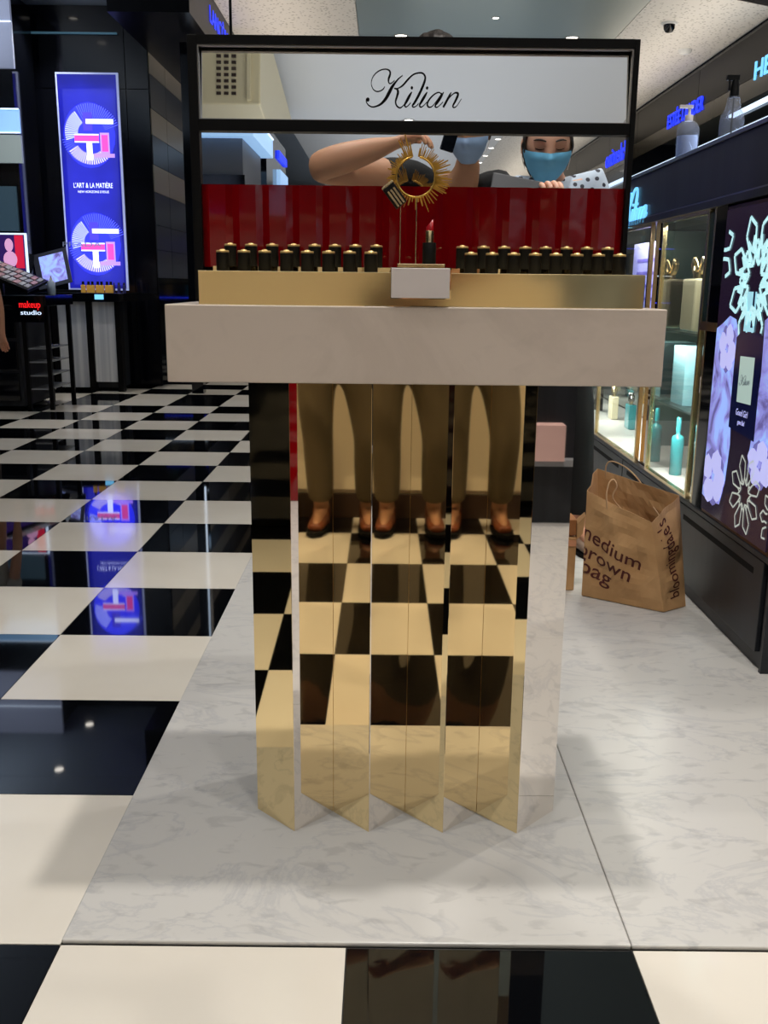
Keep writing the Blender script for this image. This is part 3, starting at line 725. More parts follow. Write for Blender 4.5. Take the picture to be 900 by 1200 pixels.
ca, sa = math.cos(math.radians(-15)), math.sin(math.radians(-15))
for s_, ox, oz, sz_, wd in (('medium',-.035,.235,.082,.275),('brown',-.028,.163,.080,.225),('bag',-.018,.098,.080,.130)):
    text('lettering', s_, sz_, ink, None, bag, extrude=.0002, width=wd, offset=.0005, fn=on_face(0,(ox,oz),(ca,sa),(-sa,ca)))
text('side_lettering', "bloomingdale's", .062, ink, None, bag, extrude=.0002, width=.33, offset=.0004, fn=on_face(1,(.088,.045),(-.10,.99),(-.99,-.10)))
for pts, nm in (([(.800,3.295,.36),(.795,3.30,.41),(.805,3.315,.452),(.822,3.32,.462),(.832,3.31,.44),(.820,3.31,.40),(.85,3.30,.36),(.88,3.27,.325),(.885,3.25,.30)],'handle'),
                ([(.83,3.47,.42),(.825,3.46,.485),(.845,3.45,.505),(.90,3.43,.48),(.945,3.40,.43),(.96,3.39,.38)],'handle'),
                ([(.985,3.23,.30),(.975,3.25,.345),(.955,3.27,.375)],'handle')):
    MB().tube([p[:3] for p in catmull(pts,6)], .0026, 6).obj(nm, cord, bag)
sbag = thing('small_paper_bag', 'small plain brown paper bag with folded flap behind the mirror pedestal', 'paper bag', (.70,3.5,.008))
b = MB().box(.62,.728,3.44,3.56,.008,.215); b.obj('bag_body', kraft, sbag, .002)
b = MB().box(.62,.726,3.445,3.555,.222,.282); b.obj('upper_box', kraft_dark, sbag, .002)
b = MB().add([(.726,3.43,.27),(.752,3.42,.305),(.756,3.46,.31),(.728,3.47,.28),(.726,3.43,.21),(.745,3.42,.235),(.75,3.46,.24),(.728,3.47,.215)], [(0,1,2,3),(7,6,5,4),(0,4,5,1),(1,5,6,2),(2,6,7,3),(3,7,4,0)]); b.obj('flap', kraft, sbag)
B('sticker', .690,.727,3.437,3.441,.182,.205, mat('sticker',(214,150,110),.5), sbag)

# ================================================================ people
skin_a = mat('skin_warm', (196,142,112), .5); skin_b = mat('skin_light', (214,164,138), .5); skin_c = mat('skin_tan', (184,136,104), .5)
for m_ in (skin_a, skin_b, skin_c): nodes(m_)[2].inputs['Subsurface Weight'].default_value = .08
def skin_data(V, E, root=0, sub=2):
    """V: list of (pos, rx, ry); returns evaluated verts, faces of a Skin + Subdivision surface"""
    me = bpy.data.meshes.new('tmp_skin'); me.from_pydata([v[0] for v in V], E, []); me.update()
    o = bpy.data.objects.new('tmp_skin', me); C.objects.link(o)
    md = o.modifiers.new('skin','SKIN'); md.use_smooth_shade = True
    sb_ = o.modifiers.new('sub','SUBSURF'); sb_.levels = sub; sb_.render_levels = sub
    if not me.skin_vertices: me.attributes
    sv = me.skin_vertices[0].data if me.skin_vertices else None
    if sv is None: raise RuntimeError('no skin layer')
    for i, v in enumerate(V): sv[i].radius = (v[1], v[2]); sv[i].use_root = (i == root)
    bpy.context.view_layer.update()
    ev = o.evaluated_get(bpy.context.evaluated_depsgraph_get()); m2 = ev.to_mesh()
    vs = [tuple(v.co) for v in m2.vertices]; fs = [tuple(p.vertices) for p in m2.polygons]
    ev.to_mesh_clear(); bpy.data.objects.remove(o); bpy.data.meshes.remove(me)
    return vs, fs
def L3(a, b, t): return tuple(a[i]+(b[i]-a[i])*t for i in range(3))
def chain(V, E, start, pts):
    p = start
    for (pos, r) in pts:
        rr = r if isinstance(r, tuple) else (r, r)
        V.append((tuple(pos), rr[0], rr[1])); E.append((p, len(V)-1)) if p is not None else None
        p = len(V)-1
    return p
def head_pt(d, off=0):
    """surface of a head (local, face towards +y) in direction d"""
    x, y, z = d
    z_ = z
    X = x*.074; Y = y*(.094 if y < 0 else .088); Z = z*.118
    if z < 0:
        t_ = -z; X *= 1-.30*t_**1.6; Y *= (1-.18*t_) if y > 0 else (1-.42*t_)
    if y > 0:
        g_ = lambda cx, cz, s_, sz__: math.exp(-((X-cx)/s_)**2-((Z-cz)/sz__)**2)
        Y += .020*g_(0,-.026,.010,.014)+.010*g_(0,-.006,.009,.022)      # nose
        Y += .006*g_(0,-.060,.018,.010)+.006*g_(0,-.098,.018,.014)      # lips, chin
        Y += .004*g_(.0,.030,.045,.010)
        for s_ in (-1,1): Y -= .009*g_(s_*.031,.006,.014,.010); Y += .004*g_(s_*.036,-.028,.018,.016)
    v = Vector((X,Y,Z)); n_ = Vector(d).normalized()
    return v + n_*off
def head_shell(M, cond=None, off=0, n=44, m=30):
    vs = []; keep = []
    for j in range(m+1):
        ph = PI*j/m - PI/2
        for i in range(n):
            a = 2*PI*i/n; d = (math.cos(ph)*math.cos(a), math.cos(ph)*math.sin(a), math.sin(ph))
            vs.append(M @ head_pt(d, off(d) if callable(off) else off)); keep.append(cond(d) if cond else True)
    fs = []
    for j in range(m):
        for i in range(n):
            q = (j*n+i, j*n+(i+1)%n, (j+1)*n+(i+1)%n, (j+1)*n+i)
            if all(keep[k] for k in q): fs.append(q)
    return vs, fs
def person(label, J, skinm, top, legs_m, shoe_m, hair_m, mask=None, headM=None, sleeve=.5, hair='short', hem=.06, top_name='shirt', female=False, cap_off=.010):
    """J: joints in world space"""
    t = thing('person', label, 'person', (J['hip'][0], J['hip'][1], .007))
    V = []; E = []
    hip, chest, neck, head = J['hip'], J['chest'], J['neck'], J['head']
    k = .9 if female else 1
    chain(V, E, None, [(hip,(.13*k,.10*k)),(L3(hip,chest,.5),(.115*k,.09*k)),(chest,(.135*k,.10*k)),(L3(chest,neck,.75),(.08*k,.07*k)),(neck,(.052*k,.052*k)),(L3(neck,head,.55),(.050*k,.052*k))])
    ic = 2
    def hand(i0, w, e, curl, side):
        d = (Vector(w)-Vector(e)).normalized(); p = Vector(w)
        up = Vector((0,0,1)) if abs(d.z) < .8 else Vector((0,1,0))
        s_ = d.cross(up).normalized()*side; dn = d.cross(s_).normalized()
        if dn.z > 0: dn = -dn
        palm = p+d*.055; ip = chain(V, E, i0, [(palm,(.030,.018))])
        for f_, (o_, L_) in enumerate(((-.027,.068),(-.009,.078),(.009,.072),(.026,.056))):
            b0 = palm+d*.026+s_*o_; q1 = b0+d*L_*.42+dn*.01*curl; q2 = q1+(d*(1-curl*.7)+dn*curl).normalized()*L_*.34; q3 = q2+(d*(1-curl)+dn*curl*1.3).normalized()*L_*.26
            chain(V, E, ip, [(b0,.0092),(q1,.0088),(q2,.0082),(q3,.0070)])
        th = palm-d*.02-s_*.034; chain(V, E, ip, [(th,.0125),(th-s_*.018+d*.026,.0105),(th-s_*.018+d*.050+dn*.012*curl,.0090)])
    for s_, side in (('l',-1),('r',1)):
        sh, el, wr_ = J['sh_'+s_], J['el_'+s_], J['wr_'+s_]
        q_ = J.get('arm_'+s_,1)
        i = chain(V, E, ic, [(sh,.056*k),(L3(sh,el,.45),.047*k*q_),(el,.040*k*q_),(L3(el,wr_,.35),.042*k*q_),(L3(el,wr_,.75),.030*k*q_),(wr_,(.026*k,.022*k))])
        hand(i, wr_, el, J.get('curl',.6), side)
    for s_ in 'lr':
        kn, an, to = J['kn_'+s_], J['an_'+s_], J['toe_'+s_]
        hj = J['hj_'+s_]
        chain(V, E, 0, [(hj,.088*k),(L3(hj,kn,.5),.078*k),(kn,.056*k),(L3(kn,an,.35),.056*k),(an,.036*k),(L3(an,to,.5),(.036*k,.028*k)),(to,(.034*k,.020*k))])
    vs, fs = skin_data(V, E)
    b = MB(); b.add(vs, fs, True)
    HM = Matrix.Translation(head) @ (headM or Matrix.Identity(4))
    hv, hf = head_shell(HM); b.add(hv, hf, True)
    for s_ in (-1,1):     # ears
        ev, ef = [], []
        c_ = HM @ Vector((s_*.076,-.008,-.008)); 
        e_ = MB().lathe([(.001,-.024),(.012,-.018),(.015,0),(.016,.014),(.010,.024),(.001,.029)],0,0,10,sy=.45,cap=False)
        e_.xf(HM @ Matrix.Translation((s_*.076,-.010,-.004)) @ Matrix.Rotation(s_*1.2,4,'Z')); b.add(e_.v, e_.f, True)
    b.obj('body', skinm, t)
    # clothing
    V = []; E = []
    chain(V, E, None, [(L3(hip,chest,-.02),(.150*k,.118*k)),(L3(hip,chest,.5),(.135*k,.108*k)),(chest,(.150*k,.115*k)),(L3(chest,neck,.62),(.105*k,.085*k)),(L3(chest,neck,.86),(.066*k,.064*k))])
    for s_ in 'lr':
        sh, el, wr_ = J['sh_'+s_], J['el_'+s_], J['wr_'+s_]
        pts = [(sh,.080*k),(L3(sh,el,min(sleeve*2,.5)),.068*k)]
        if sleeve > .5: pts += [(el,.055*k),(L3(el,wr_,.45),.052*k),(L3(el,wr_,.92),.040*k)]
        chain(V, E, 2, pts)
    vs, fs = skin_data(V, E); MB().add(vs, fs, True).obj(top_name, top, t)
    V = []; E = []
    chain(V, E, None, [(L3(hip,chest,.04),(.142*k,.112*k)),(L3(hip,(hip[0],hip[1],hip[2]-.1),.6),(.145*k,.112*k))])
    for s_ in 'lr':
        kn, an = J['kn_'+s_], J['an_'+s_]; hj = J['hj_'+s_]; e_ = L3(kn,an,1-hem*2)
        chain(V, E, 1, [(hj,.102*k),(L3(hj,kn,.5),.092*k),(kn,.074*k),(L3(kn,an,.4),.072*k),(L3(kn,an,.75),.066*k),(e_,.062*k)])
    vs, fs = skin_data(V, E); MB().add(vs, fs, True).obj('trousers', legs_m, t)
    for s_ in 'lr':
        an, to = Vector(J['an_'+s_]), Vector(J['toe_'+s_]); d = Vector((to.x-an.x,to.y-an.y,0)).normalized()
        V = []; E = []; z0 = .010
        chain(V, E, None, [(an-d*.035+Vector((0,0,-an.z+z0+.048)),(.040,.044)),(an+d*.04+Vector((0,0,-an.z+z0+.042)),(.043,.036)),(an+d*.11+Vector((0,0,-an.z+z0+.032)),(.046,.026)),(an+d*.175+Vector((0,0,-an.z+z0+.026)),(.036,.020))])
        V.append((tuple(an+Vector((0,0,.02))),.046,.046)); E.append((0,4))
        vs, fs = skin_data(V, E); zmin = min(v[2] for v in vs); vs = [(x,y,max(z,z0)) for x,y,z in vs]
        sh_ = MB().add(vs, fs, True).obj('shoe', shoe_m, t)
        so = [(an+d*q[0]+Vector((-d.y,d.x,0))*q[1]) for q in ((-.085,-.02),(-.09,.0),(-.085,.02),(0,.042),(.11,.050),(.19,.036),(.218,.0),(.19,-.036),(.11,-.050),(0,-.042))]
        MB().prism([(p.x,p.y) for p in so], .0075, .024).obj('sole', black_matte, sh_)
    # face
    lash = black_matte
    for s_ in (-1,1):
        P_ = []
        for q in range(7):
            a = -1+q/3; xx = s_*.032+a*.014; zz_ = .004-.004*(1-a*a)
            yy = head_pt(Vector((xx/.074, math.sqrt(max(0,1-(xx/.074)**2-(zz_/.118)**2)), zz_/.118)), .0012).y
            P_.append(HM @ Vector((xx, yy, zz_)))
        MB().tube(P_, [.0006,.0012,.0015,.0016,.0015,.0012,.0006], 6).obj('eyelash_line', lash, t)
        P_ = []
        for q in range(7):
            a = -1+q/3; xx = s_*.033+a*.018*s_; zz_ = .026+.004*(1-a*a)
            yy = head_pt(Vector((xx/.074, math.sqrt(max(0,1-(xx/.074)**2-(zz_/.118)**2)), zz_/.118)), .001).y
            P_.append(HM @ Vector((xx, yy, zz_)))
        MB().tube(P_, [.002,.0028,.003,.003,.0026,.002,.001], 6).obj('eyebrow', hair_m or black_matte, t)
    if not mask:
        P_ = [HM @ Vector((x_, .0885-abs(x_)*.25, -.060)) for x_ in (-.022,-.011,0,.011,.022)]
        MB().tube(P_, [.002,.004,.0045,.004,.002], 6).obj('lips', red_wax, t)
    if mask:
        cond = lambda d: d[1] > .20 and -.88 < d[2] < (-.02+.0*abs(d[0])) 
        mv, mf = head_shell(HM, cond, lambda d: .006+.008*max(0,1-((d[2]+.45)/.4)**2)*max(0,d[1]), 60, 60)
        MB().add(mv, mf, True).obj('face_mask', mask, t)
        for s_ in (-1,1):
            for z_ in (-.012,-.068):
                MB().tube([HM @ Vector((s_*.068,.022,z_)), HM @ Vector((s_*.077,.0,z_*.6)), HM @ Vector((s_*.079,-.018,-.004))], .0012, 5).obj('ear_loop', white_acrylic, t)
    if hair_m:
        hl = lambda d: d[2] > .42 or (d[1] < .12 and d[2] > (-.25 if hair == 'short' else -.75)) or (hair == 'long' and abs(d[0]) > .80 and d[1] < .45 and d[2] > -.3)
        hv, hf = head_shell(HM, hl, lambda d: cap_off+.006*noise.noise(Vector(d)*6), 60, 60)
        MB().add(hv, hf, True).obj('hair', hair_m, t)
    return t
hair_dark = mat('hair_dark', (26,20,17), .55); tex_color(hair_dark, 'noise', 60, [(.3,(16,12,10)),(.7,(44,34,28))], stretch=(1,1,.1))
mask_blue = mat('mask_blue', (110,186,226), .7); mask_pale = mat('mask_pale_blue', (150,178,214), .6)
tee_black = mat('black_fabric', (12,12,13), .85); khaki = mat('khaki_fabric', (104,92,70), .85)
brown_leather = mat('brown_leather', (120,62,34), .4)
polka = mat('polka_blouse', (196,210,226), .7)
N, L, Bs = nodes(polka)
tc = N.new('ShaderNodeTexCoord'); vo = N.new('ShaderNodeTexVoronoi'); vo.inputs['Scale'].default_value = 30; vo.inputs['Randomness'].default_value = .5
vo.voronoi_dimensions = '2D'; pm = N.new('ShaderNodeMapping'); pm.inputs['Rotation'].default_value = (-PI/2,0,.3); L.new(tc.outputs['Object'], pm.inputs[0]); L.new(pm.outputs[0], vo.inputs['Vector']); cr = N.new('ShaderNodeValToRGB'); cr.color_ramp.interpolation = 'CONSTANT'
cr.color_ramp.elements[0].color = srgb(24,26,44); cr.color_ramp.elements[1].position = .20; cr.color_ramp.elements[1].color = srgb(196,210,226)
L.new(vo.outputs['Distance'], cr.inputs[0]); L.new(cr.outputs[0], Bs.inputs['Base Color'])
def rotH(yaw=0, pitch=0, roll=0): return Matrix.Rotation(math.radians(yaw),4,'Z') @ Matrix.Rotation(math.radians(pitch),4,'X') @ Matrix.Rotation(math.radians(roll),4,'Y')
# photographer: bends to the right behind the camera
person('person in a black t-shirt and khaki trousers holding up a phone, seen in the mirror',
  dict(hip=(.02,-.58,.86), chest=(.22,-.22,1.37), neck=(.32,-.03,1.565), head=(.315,.03,1.70), sh_l=(.12,-.06,1.545), el_l=(-.27,.24,1.545), wr_l=(.03,.33,1.620),
       sh_r=(.47,-.08,1.56), el_r=(.46,-.14,1.26), wr_r=(.09,-.07,1.08), hj_l=(-.10,-.58,.78), hj_r=(.12,-.58,.78), kn_l=(-.135,-.56,.46), kn_r=(.10,-.56,.46),
       an_l=(-.13,-.66,.09), an_r=(.09,-.66,.09), toe_l=(-.14,-.50,.03), toe_r=(.11,-.50,.03), curl=.9, arm_l=1.45),
  skin_c, tee_black, khaki, brown_leather, hair_dark, mask_pale, rotH(12,-14), sleeve=.22)
t = thing('smartphone', 'black phone held upright right at the viewpoint, seen in the gold tray', 'phone', (-.04,-.035,1.05))
B('phone_body', -.072,.004,-.016,-.008,.985,1.118, black_gloss, t, .002)
t = thing('smartphone', 'second dark phone held up near the masked face of the photographing person', 'phone', (.23,.4,1.6))
MB().box(-.024,.024,-.004,.004,-.065,.065).xf(Matrix.Translation((.225,.40,1.648)) @ Matrix.Rotation(math.radians(16),4,'Y')).obj('phone_body', black_gloss, t, .006)
# woman
person('woman in a polka dot blouse and blue face mask looking down at a grey phone',
  dict(hip=(.64,.50,.92), chest=(.58,.57,1.36), neck=(.54,.61,1.475), head=(.515,.68,1.568), sh_l=(.415,.63,1.445), el_l=(.43,.66,1.17), wr_l=(.47,.86,1.36),
       sh_r=(.685,.62,1.455), el_r=(.76,.62,1.15), wr_r=(.52,.88,1.33), hj_l=(.56,.5,.82), hj_r=(.72,.5,.82), kn_l=(.55,.52,.47), kn_r=(.73,.52,.47),
       an_l=(.55,.45,.09), an_r=(.74,.45,.09), toe_l=(.55,.60,.03), toe_r=(.75,.60,.03), curl=.9),
  skin_b, polka, mat('navy_fabric',(24,26,40),.8), black_matte, hair_dark, mask_blue, rotH(2,-16), sleeve=.9, hair='long', female=True, top_name='blouse', cap_off=.007)
t = thing('smartphone', 'grey phone held sideways by the woman in the polka dot blouse', 'phone', (.43,.95,1.40))
MB().box(-.075,.075,-.004,.004,-.036,.036).xf(Matrix.Translation((.385,.955,1.412)) @ Matrix.Rotation(math.radians(10),4,'Y') @ Matrix.Rotation(math.radians(25),4,'X')).obj('phone_body', mat('phone_grey',(66,66,70),.45), t, .003)
# black-clad person behind the stand (trousers and one sandalled foot show), and one more whose hair shows over the frame
person('person in black trousers and flat shoes standing behind the stand by the paper bags',
  dict(hip=(.72,4.00,.90), chest=(.62,3.96,1.24), neck=(.58,3.92,1.40), head=(.56,3.88,1.55), sh_l=(.44,3.94,1.36), el_l=(.40,3.88,1.10), wr_l=(.46,3.74,.99),
       sh_r=(.74,3.96,1.36), el_r=(.74,3.88,1.10), wr_r=(.66,3.74,.99), hj_l=(.66,4.0,.80), hj_r=(.79,4.0,.80), kn_l=(.68,3.98,.48), kn_r=(.83,3.98,.47),
       an_l=(.72,4.06,.10), an_r=(.86,4.02,.10), toe_l=(.70,3.86,.03), toe_r=(.90,3.86,.03)),
  skin_a, tee_black, tee_black, mat('taupe_leather',(150,128,112),.5), hair_dark, None, rotH(180,0), sleeve=.9, hem=.10, female=True)
person('person whose dark hair just shows above the top rail of the mirror sign',
  dict(hip=(.125,2.74,.92), chest=(.125,2.72,1.28), neck=(.125,2.70,1.47), head=(.125,2.68,1.640), sh_l=(-.03,2.72,1.42), el_l=(-.06,2.72,1.16), wr_l=(-.03,2.60,.97),
       sh_r=(.28,2.72,1.42), el_r=(.31,2.72,1.16), wr_r=(.28,2.60,.97), hj_l=(.06,2.74,.82), hj_r=(.19,2.74,.82), kn_l=(.05,2.74,.47), kn_r=(.20,2.74,.47),
       an_l=(.05,2.78,.09), an_r=(.20,2.78,.09), toe_l=(.05,2.62,.03), toe_r=(.20,2.62,.03)),
  skin_a, tee_black, tee_black, black_matte, hair_dark, mask_blue, rotH(180,0), sleeve=.9, female=True, cap_off=.012)
# passer-by whose arm shows at the left edge
person('person at the left edge with only a bare forearm in view beside the dark counter',
  dict(hip=(-3.22,7.50,.90), chest=(-3.22,7.50,1.26), neck=(-3.22,7.50,1.46), head=(-3.22,7.50,1.61), sh_l=(-3.38,7.50,1.42), el_l=(-3.42,7.52,1.15), wr_l=(-3.40,7.45,.90),
       sh_r=(-3.07,7.50,1.42), el_r=(-2.985,7.48,.99), wr_r=(-2.96,7.46,.74), hj_l=(-3.30,7.5,.82), hj_r=(-3.15,7.5,.82), kn_l=(-3.31,7.5,.47), kn_r=(-3.15,7.5,.47),
       an_l=(-3.31,7.55,.09), an_r=(-3.15,7.55,.09), toe_l=(-3.31,7.40,.03), toe_r=(-3.15,7.40,.03), curl=.5),
  skin_a, mat('white_tee',(180,178,172),.8), mat('brown_fabric',(70,54,46),.8), black_matte, hair_dark, None, rotH(160,0), sleeve=.22)

# ================================================================ left side: counters, screens, poster
k1 = thing('makeup_counter', 'dark makeup counter with red and white lettering and open shelves, left edge', 'counter', (-3.4,8.9,.001))
B('cabinet', -4.2,-3.24,8.55,9.25,.03,.92, black_wood, k1, .004)
for k in range(3): B('drawer_front', -4.15,-3.27,8.53,8.55,.08+k*.28,.33+k*.28, black_gloss, k1, .003)
B('plinth', -4.15,-3.30,8.60,9.2,.001,.03, black_matte, k1)
B('top', -4.25,-2.97,8.50,9.25,.92,1.01, black_gloss, k1, .004)
B('front_fascia', -3.26,-2.985,8.48,8.50,.78,1.0, black_gloss, k1)
text('sign_lettering', 'makeup', .085, red_glow, frame_matrix((-3.20,8.475,.905), (1,0,0), (0,0,1)), k1, width=.185)
text('sign_lettering', 'studio', .055, white_glow, frame_matrix((-3.19,8.475,.845), (1,0,0), (0,0,1)), k1, width=.18)
for (x, y) in ((-3.19,8.55),(-2.99,8.55),(-3.19,9.15),(-2.99,9.15)):
    B('leg', x-.018,x+.018,y-.018,y+.018,.001,.92, black_metal, k1)
for z in (.18,.30,.42,.54): B('glass_shelf', -3.17,-3.01,8.55,9.15,z,z+.012, mat('frost_shelf',(150,152,156),.2) if 'frost_shelf' not in bpy.data.materials else bpy.data.materials['frost_shelf'], k1)
kt = thing('tester_palette_stand', 'sloping rack of makeup testers on the dark counter beside the pump bottle', 'tester rack', (-3.3,8.8,1.01))
sl = Matrix.Translation((-3.36,8.82,1.185)) @ Matrix.Rotation(math.radians(22),4,'Y') @ Matrix.Rotation(math.radians(12),4,'X')
MB().box(-.24,.24,-.22,.22,-.03,.0).xf(sl).obj('rack', black_metal, kt)
for j in range(3):
    for i in range(9):
        MB().box(-.22+i*.05,-.18+i*.05,-.19+j*.13,-.09+j*.13,.0,.012).xf(sl).obj('tester_pan', grey_panel if (i+j) % 3 else mat('pan_rose',(170,130,130),.4) if 'pan_rose' not in bpy.data.materials else (bpy.data.materials['pan_rose'] if (i+j) % 3 == 0 else grey_panel), kt)
t = thing('monitor', 'lit screen with a pink and red picture of a face above the dark makeup counter', 'monitor', (-3.6,9.3,1.01))
B('bezel', -3.95,-3.395,9.30,9.33,1.20,1.57, white_glow, t); B('screen', -3.935,-3.41,9.292,9.30,1.215,1.555, mat('screen_navy',(40,30,90),.2,emit=(52,30,96),es=.8), t)
B('picture', -3.50,-3.42,9.288,9.292,1.25,1.55, mat('screen_red',(220,30,60),.3,emit=(214,36,70),es=.85), t)
def disc(x,y,z,rx,rz,m,par,nm): return MB().add([(x+rx*math.cos(a*PI/10),y,z+rz*math.sin(a*PI/10)) for a in range(20)],[tuple(range(20))]).obj(nm,m,par)
fp = mat('screen_face',(240,170,200),.3,emit=(226,166,214),es=.85)
disc(-3.555,9.287,1.46,.04,.06,fp,t,'picture_face'); disc(-3.55,9.286,1.33,.065,.075,fp,t,'picture_shoulder')
B('arm', -3.7,-3.66,9.33,9.37,1.01,1.5, black_metal, t); B('foot', -3.78,-3.58,9.28,9.42,1.0105,1.02, black_metal, t) if False else None
t = thing('pump_bottle', 'small white pump bottle standing between the two dark counters', 'bottle', (-3.13,8.95,1.01)); x, y, z = -3.10,9.05,1.01
MB().lathe([(.034,z),(.036,z+.005),(.036,z+.11),(.014,z+.135)],x,y,18).obj('flacon', mat('milky',(190,205,225),.3), t)
MB().lathe([(.013,z+.133),(.013,z+.15),(.006,z+.152),(.006,z+.172)],x,y,12).obj('pump', white_acrylic, t)
# second counter with ribbed pale panels
k2 = thing('fragrance_counter', 'black counter with two pale ribbed side panels under the tall blue poster', 'counter', (-3.1,10.2,.001))
B('top', -3.62,-2.70,10.05,10.62,.93,1.02, black_gloss, k2, .004)
B('ribbed_panel', -3.42,-3.12,10.12,10.15,.04,.93, light_panel, k2); B('ribbed_panel', -3.055,-2.82,10.12,10.15,.10,.93, light_panel, k2)
for x in (-3.45,-3.09,-2.79): B('leg', x-.03,x+.03,10.10,10.20,.001,.93, black_metal, k2)
B('cabinet', -3.44,-2.82,10.2,10.60,.03,.93, black_wood, k2)
B('kick_board', -3.42,-2.84,10.22,10.58,.001,.03, black_matte, k2)
B('small_sign', -3.0,-2.91,10.04,10.05,.955,1.005, cyan_glow, k2)
ts = thing('tilted_display_screen', 'tilted screen with abstract blue picture on the fragrance counter', 'screen', (-3.35,10.1,1.02))
Mt = Matrix.Translation((-3.49,10.12,1.045)) @ Matrix.Rotation(math.radians(-14),4,'Y') @ Matrix.Rotation(math.radians(-18),4,'X')
MB().box(-.10,.26,-.012,.0,.02,.40).xf(Mt).obj('housing', mat('dark_grey_case',(52,54,66),.35), ts)
MB().box(-.04,.22,-.015,-.012,.06,.36).xf(Mt).obj('screen', lil, ts)
MB().box(-.10,.26,-.0,.12,.0,.03).xf(Matrix.Translation((-3.42,10.12,1.02))).obj('foot', black_metal, ts)
text('sign_lettering', 'PRADA', .07, mat('grey_letter',(110,116,130),.4,emit=(80,88,104),es=.6), frame_matrix((-3.50,10.64,1.50), (1,0,0), (0,0,1)), ts, width=.42)
gb = None
for k in range(7):
    x = -3.135+k*.048; y = 10.12+(k % 2)*.03
    lab = 'small gold perfume bottle in the cluster before the blue poster, %s from the left' % ORD[k]
    if gb is None:
        gb = thing('perfume_bottle', lab, 'bottle', (x,y,1.02), 'gold bottles on the fragrance counter')
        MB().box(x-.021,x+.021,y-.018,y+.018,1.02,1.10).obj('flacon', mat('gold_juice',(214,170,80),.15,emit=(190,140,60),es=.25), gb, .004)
        MB().lathe([(.013,1.10),(.013,1.135)],x,y,12).obj('cap', lip_black, gb)
    else: copy_tree(gb, (x,y,1.02), lab)
db = None
for k in range(7):
    x = -2.84+k*.0; x = -2.835+k*.018; 
gb2 = None
for k in range(5):
    x = -2.835+k*.028-.002; y = 10.2+(k % 2)*.06
    lab = 'slim dark glass bottle right of the gold cluster, %s from the left' % ORD[k]
    if gb2 is None:
        gb2 = thing('perfume_bottle', lab, 'bottle', (x,y,1.02), 'dark slim bottles on the fragrance counter')
        MB().lathe([(.012,1.02),(.012,1.09),(.005,1.10)],x,y,12).obj('flacon', mat('dark_juice',(50,50,110),.1), gb2); MB().lathe([(.006,1.10),(.006,1.125)],x,y,10).obj('cap', silver, gb2)
    else: copy_tree(gb2, (x,y,1.02), lab)

# tall blue poster lightbox on the black wall
ps = thing('tall_blue_lightbox', 'tall backlit blue poster with fan ornaments and white lettering on the black wall', 'lightbox', (-3.1,10.69,1.04))
q = 10.68/11.0
px0, px1, pz0, pz1 = -3.445, -2.832, 1.062, 3.232
B('frame', px0-.02,px1+.02,10.67,10.698,pz0-.02,pz1+.02, mat('poster_frame_lit',(190,200,230),.3,emit=(150,160,205),es=.7), ps)
pbm = mat('poster_blue',(20,24,130),.15); N, L, Bs = nodes(pbm)
g = N.new('ShaderNodeNewGeometry'); nn = N.new('ShaderNodeTexNoise'); nn.inputs['Scale'].default_value = 1.6; L.new(g.outputs['Position'], nn.inputs['Vector'])
r = N.new('ShaderNodeValToRGB'); e = r.color_ramp.elements; e[0].position = .35; e[0].color = srgb(18,18,84); e[1].position = .65; e[1].color = srgb(34,36,160)
L.new(nn.outputs['Fac'], r.inputs[0]); L.new(r.outputs[0], Bs.inputs['Emission Color']); Bs.inputs['Emission Strength'].default_value = .9
B('print', px0,px1,10.66,10.67,pz0,pz1, pbm, ps)
PW, PH = px1-px0, pz1-pz0
def pf(u, v, d=0): return (px0+PW*u, 10.6595-d, pz0+PH*v)
pa = PW/PH
blue_line = mat('poster_blue_line',(90,100,255),.3,emit=(84,92,255),es=.95)
white_line = mat('poster_white',(230,235,255),.3,emit=(225,232,255),es=1.0)
violet = mat('poster_violet',(170,130,230),.3,emit=(168,128,232),es=.9)
crim = mat('poster_crimson',(220,60,130),.3,emit=(214,66,140),es=.9)
cream_l = mat('poster_cream',(240,225,190),.3,emit=(236,220,190),es=.95)
def fan(cu, cv, r0, r1, a0, a1, n, w_, taper=True):
    out = []
    for k in range(n):
        a = math.radians(a0+(a1-a0)*k/(n-1)); c_, s_ = math.cos(a), math.sin(a)
        w2 = w_*r1/r0 if taper else w_
        out.append([(cu+(c_*r0-s_*w_)/pa, cv+s_*r0+c_*w_),(cu+(c_*r1-s_*w2)/pa, cv+s_*r1+c_*w2),(cu+(c_*r1+s_*w2)/pa, cv+s_*r1-c_*w2),(cu+(c_*r0+s_*w_)/pa, cv+s_*r0-c_*w_)])
    return out
def rect(u0,u1,v0,v1): return [(u0,v0),(u1,v0),(u1,v1),(u0,v1)]
poster_lav = mat('poster_lavender',(190,196,255),.3,emit=(184,192,255),es=.95)
halo = mat('poster_halo',(40,44,235),.3,emit=(36,44,236),es=.9)
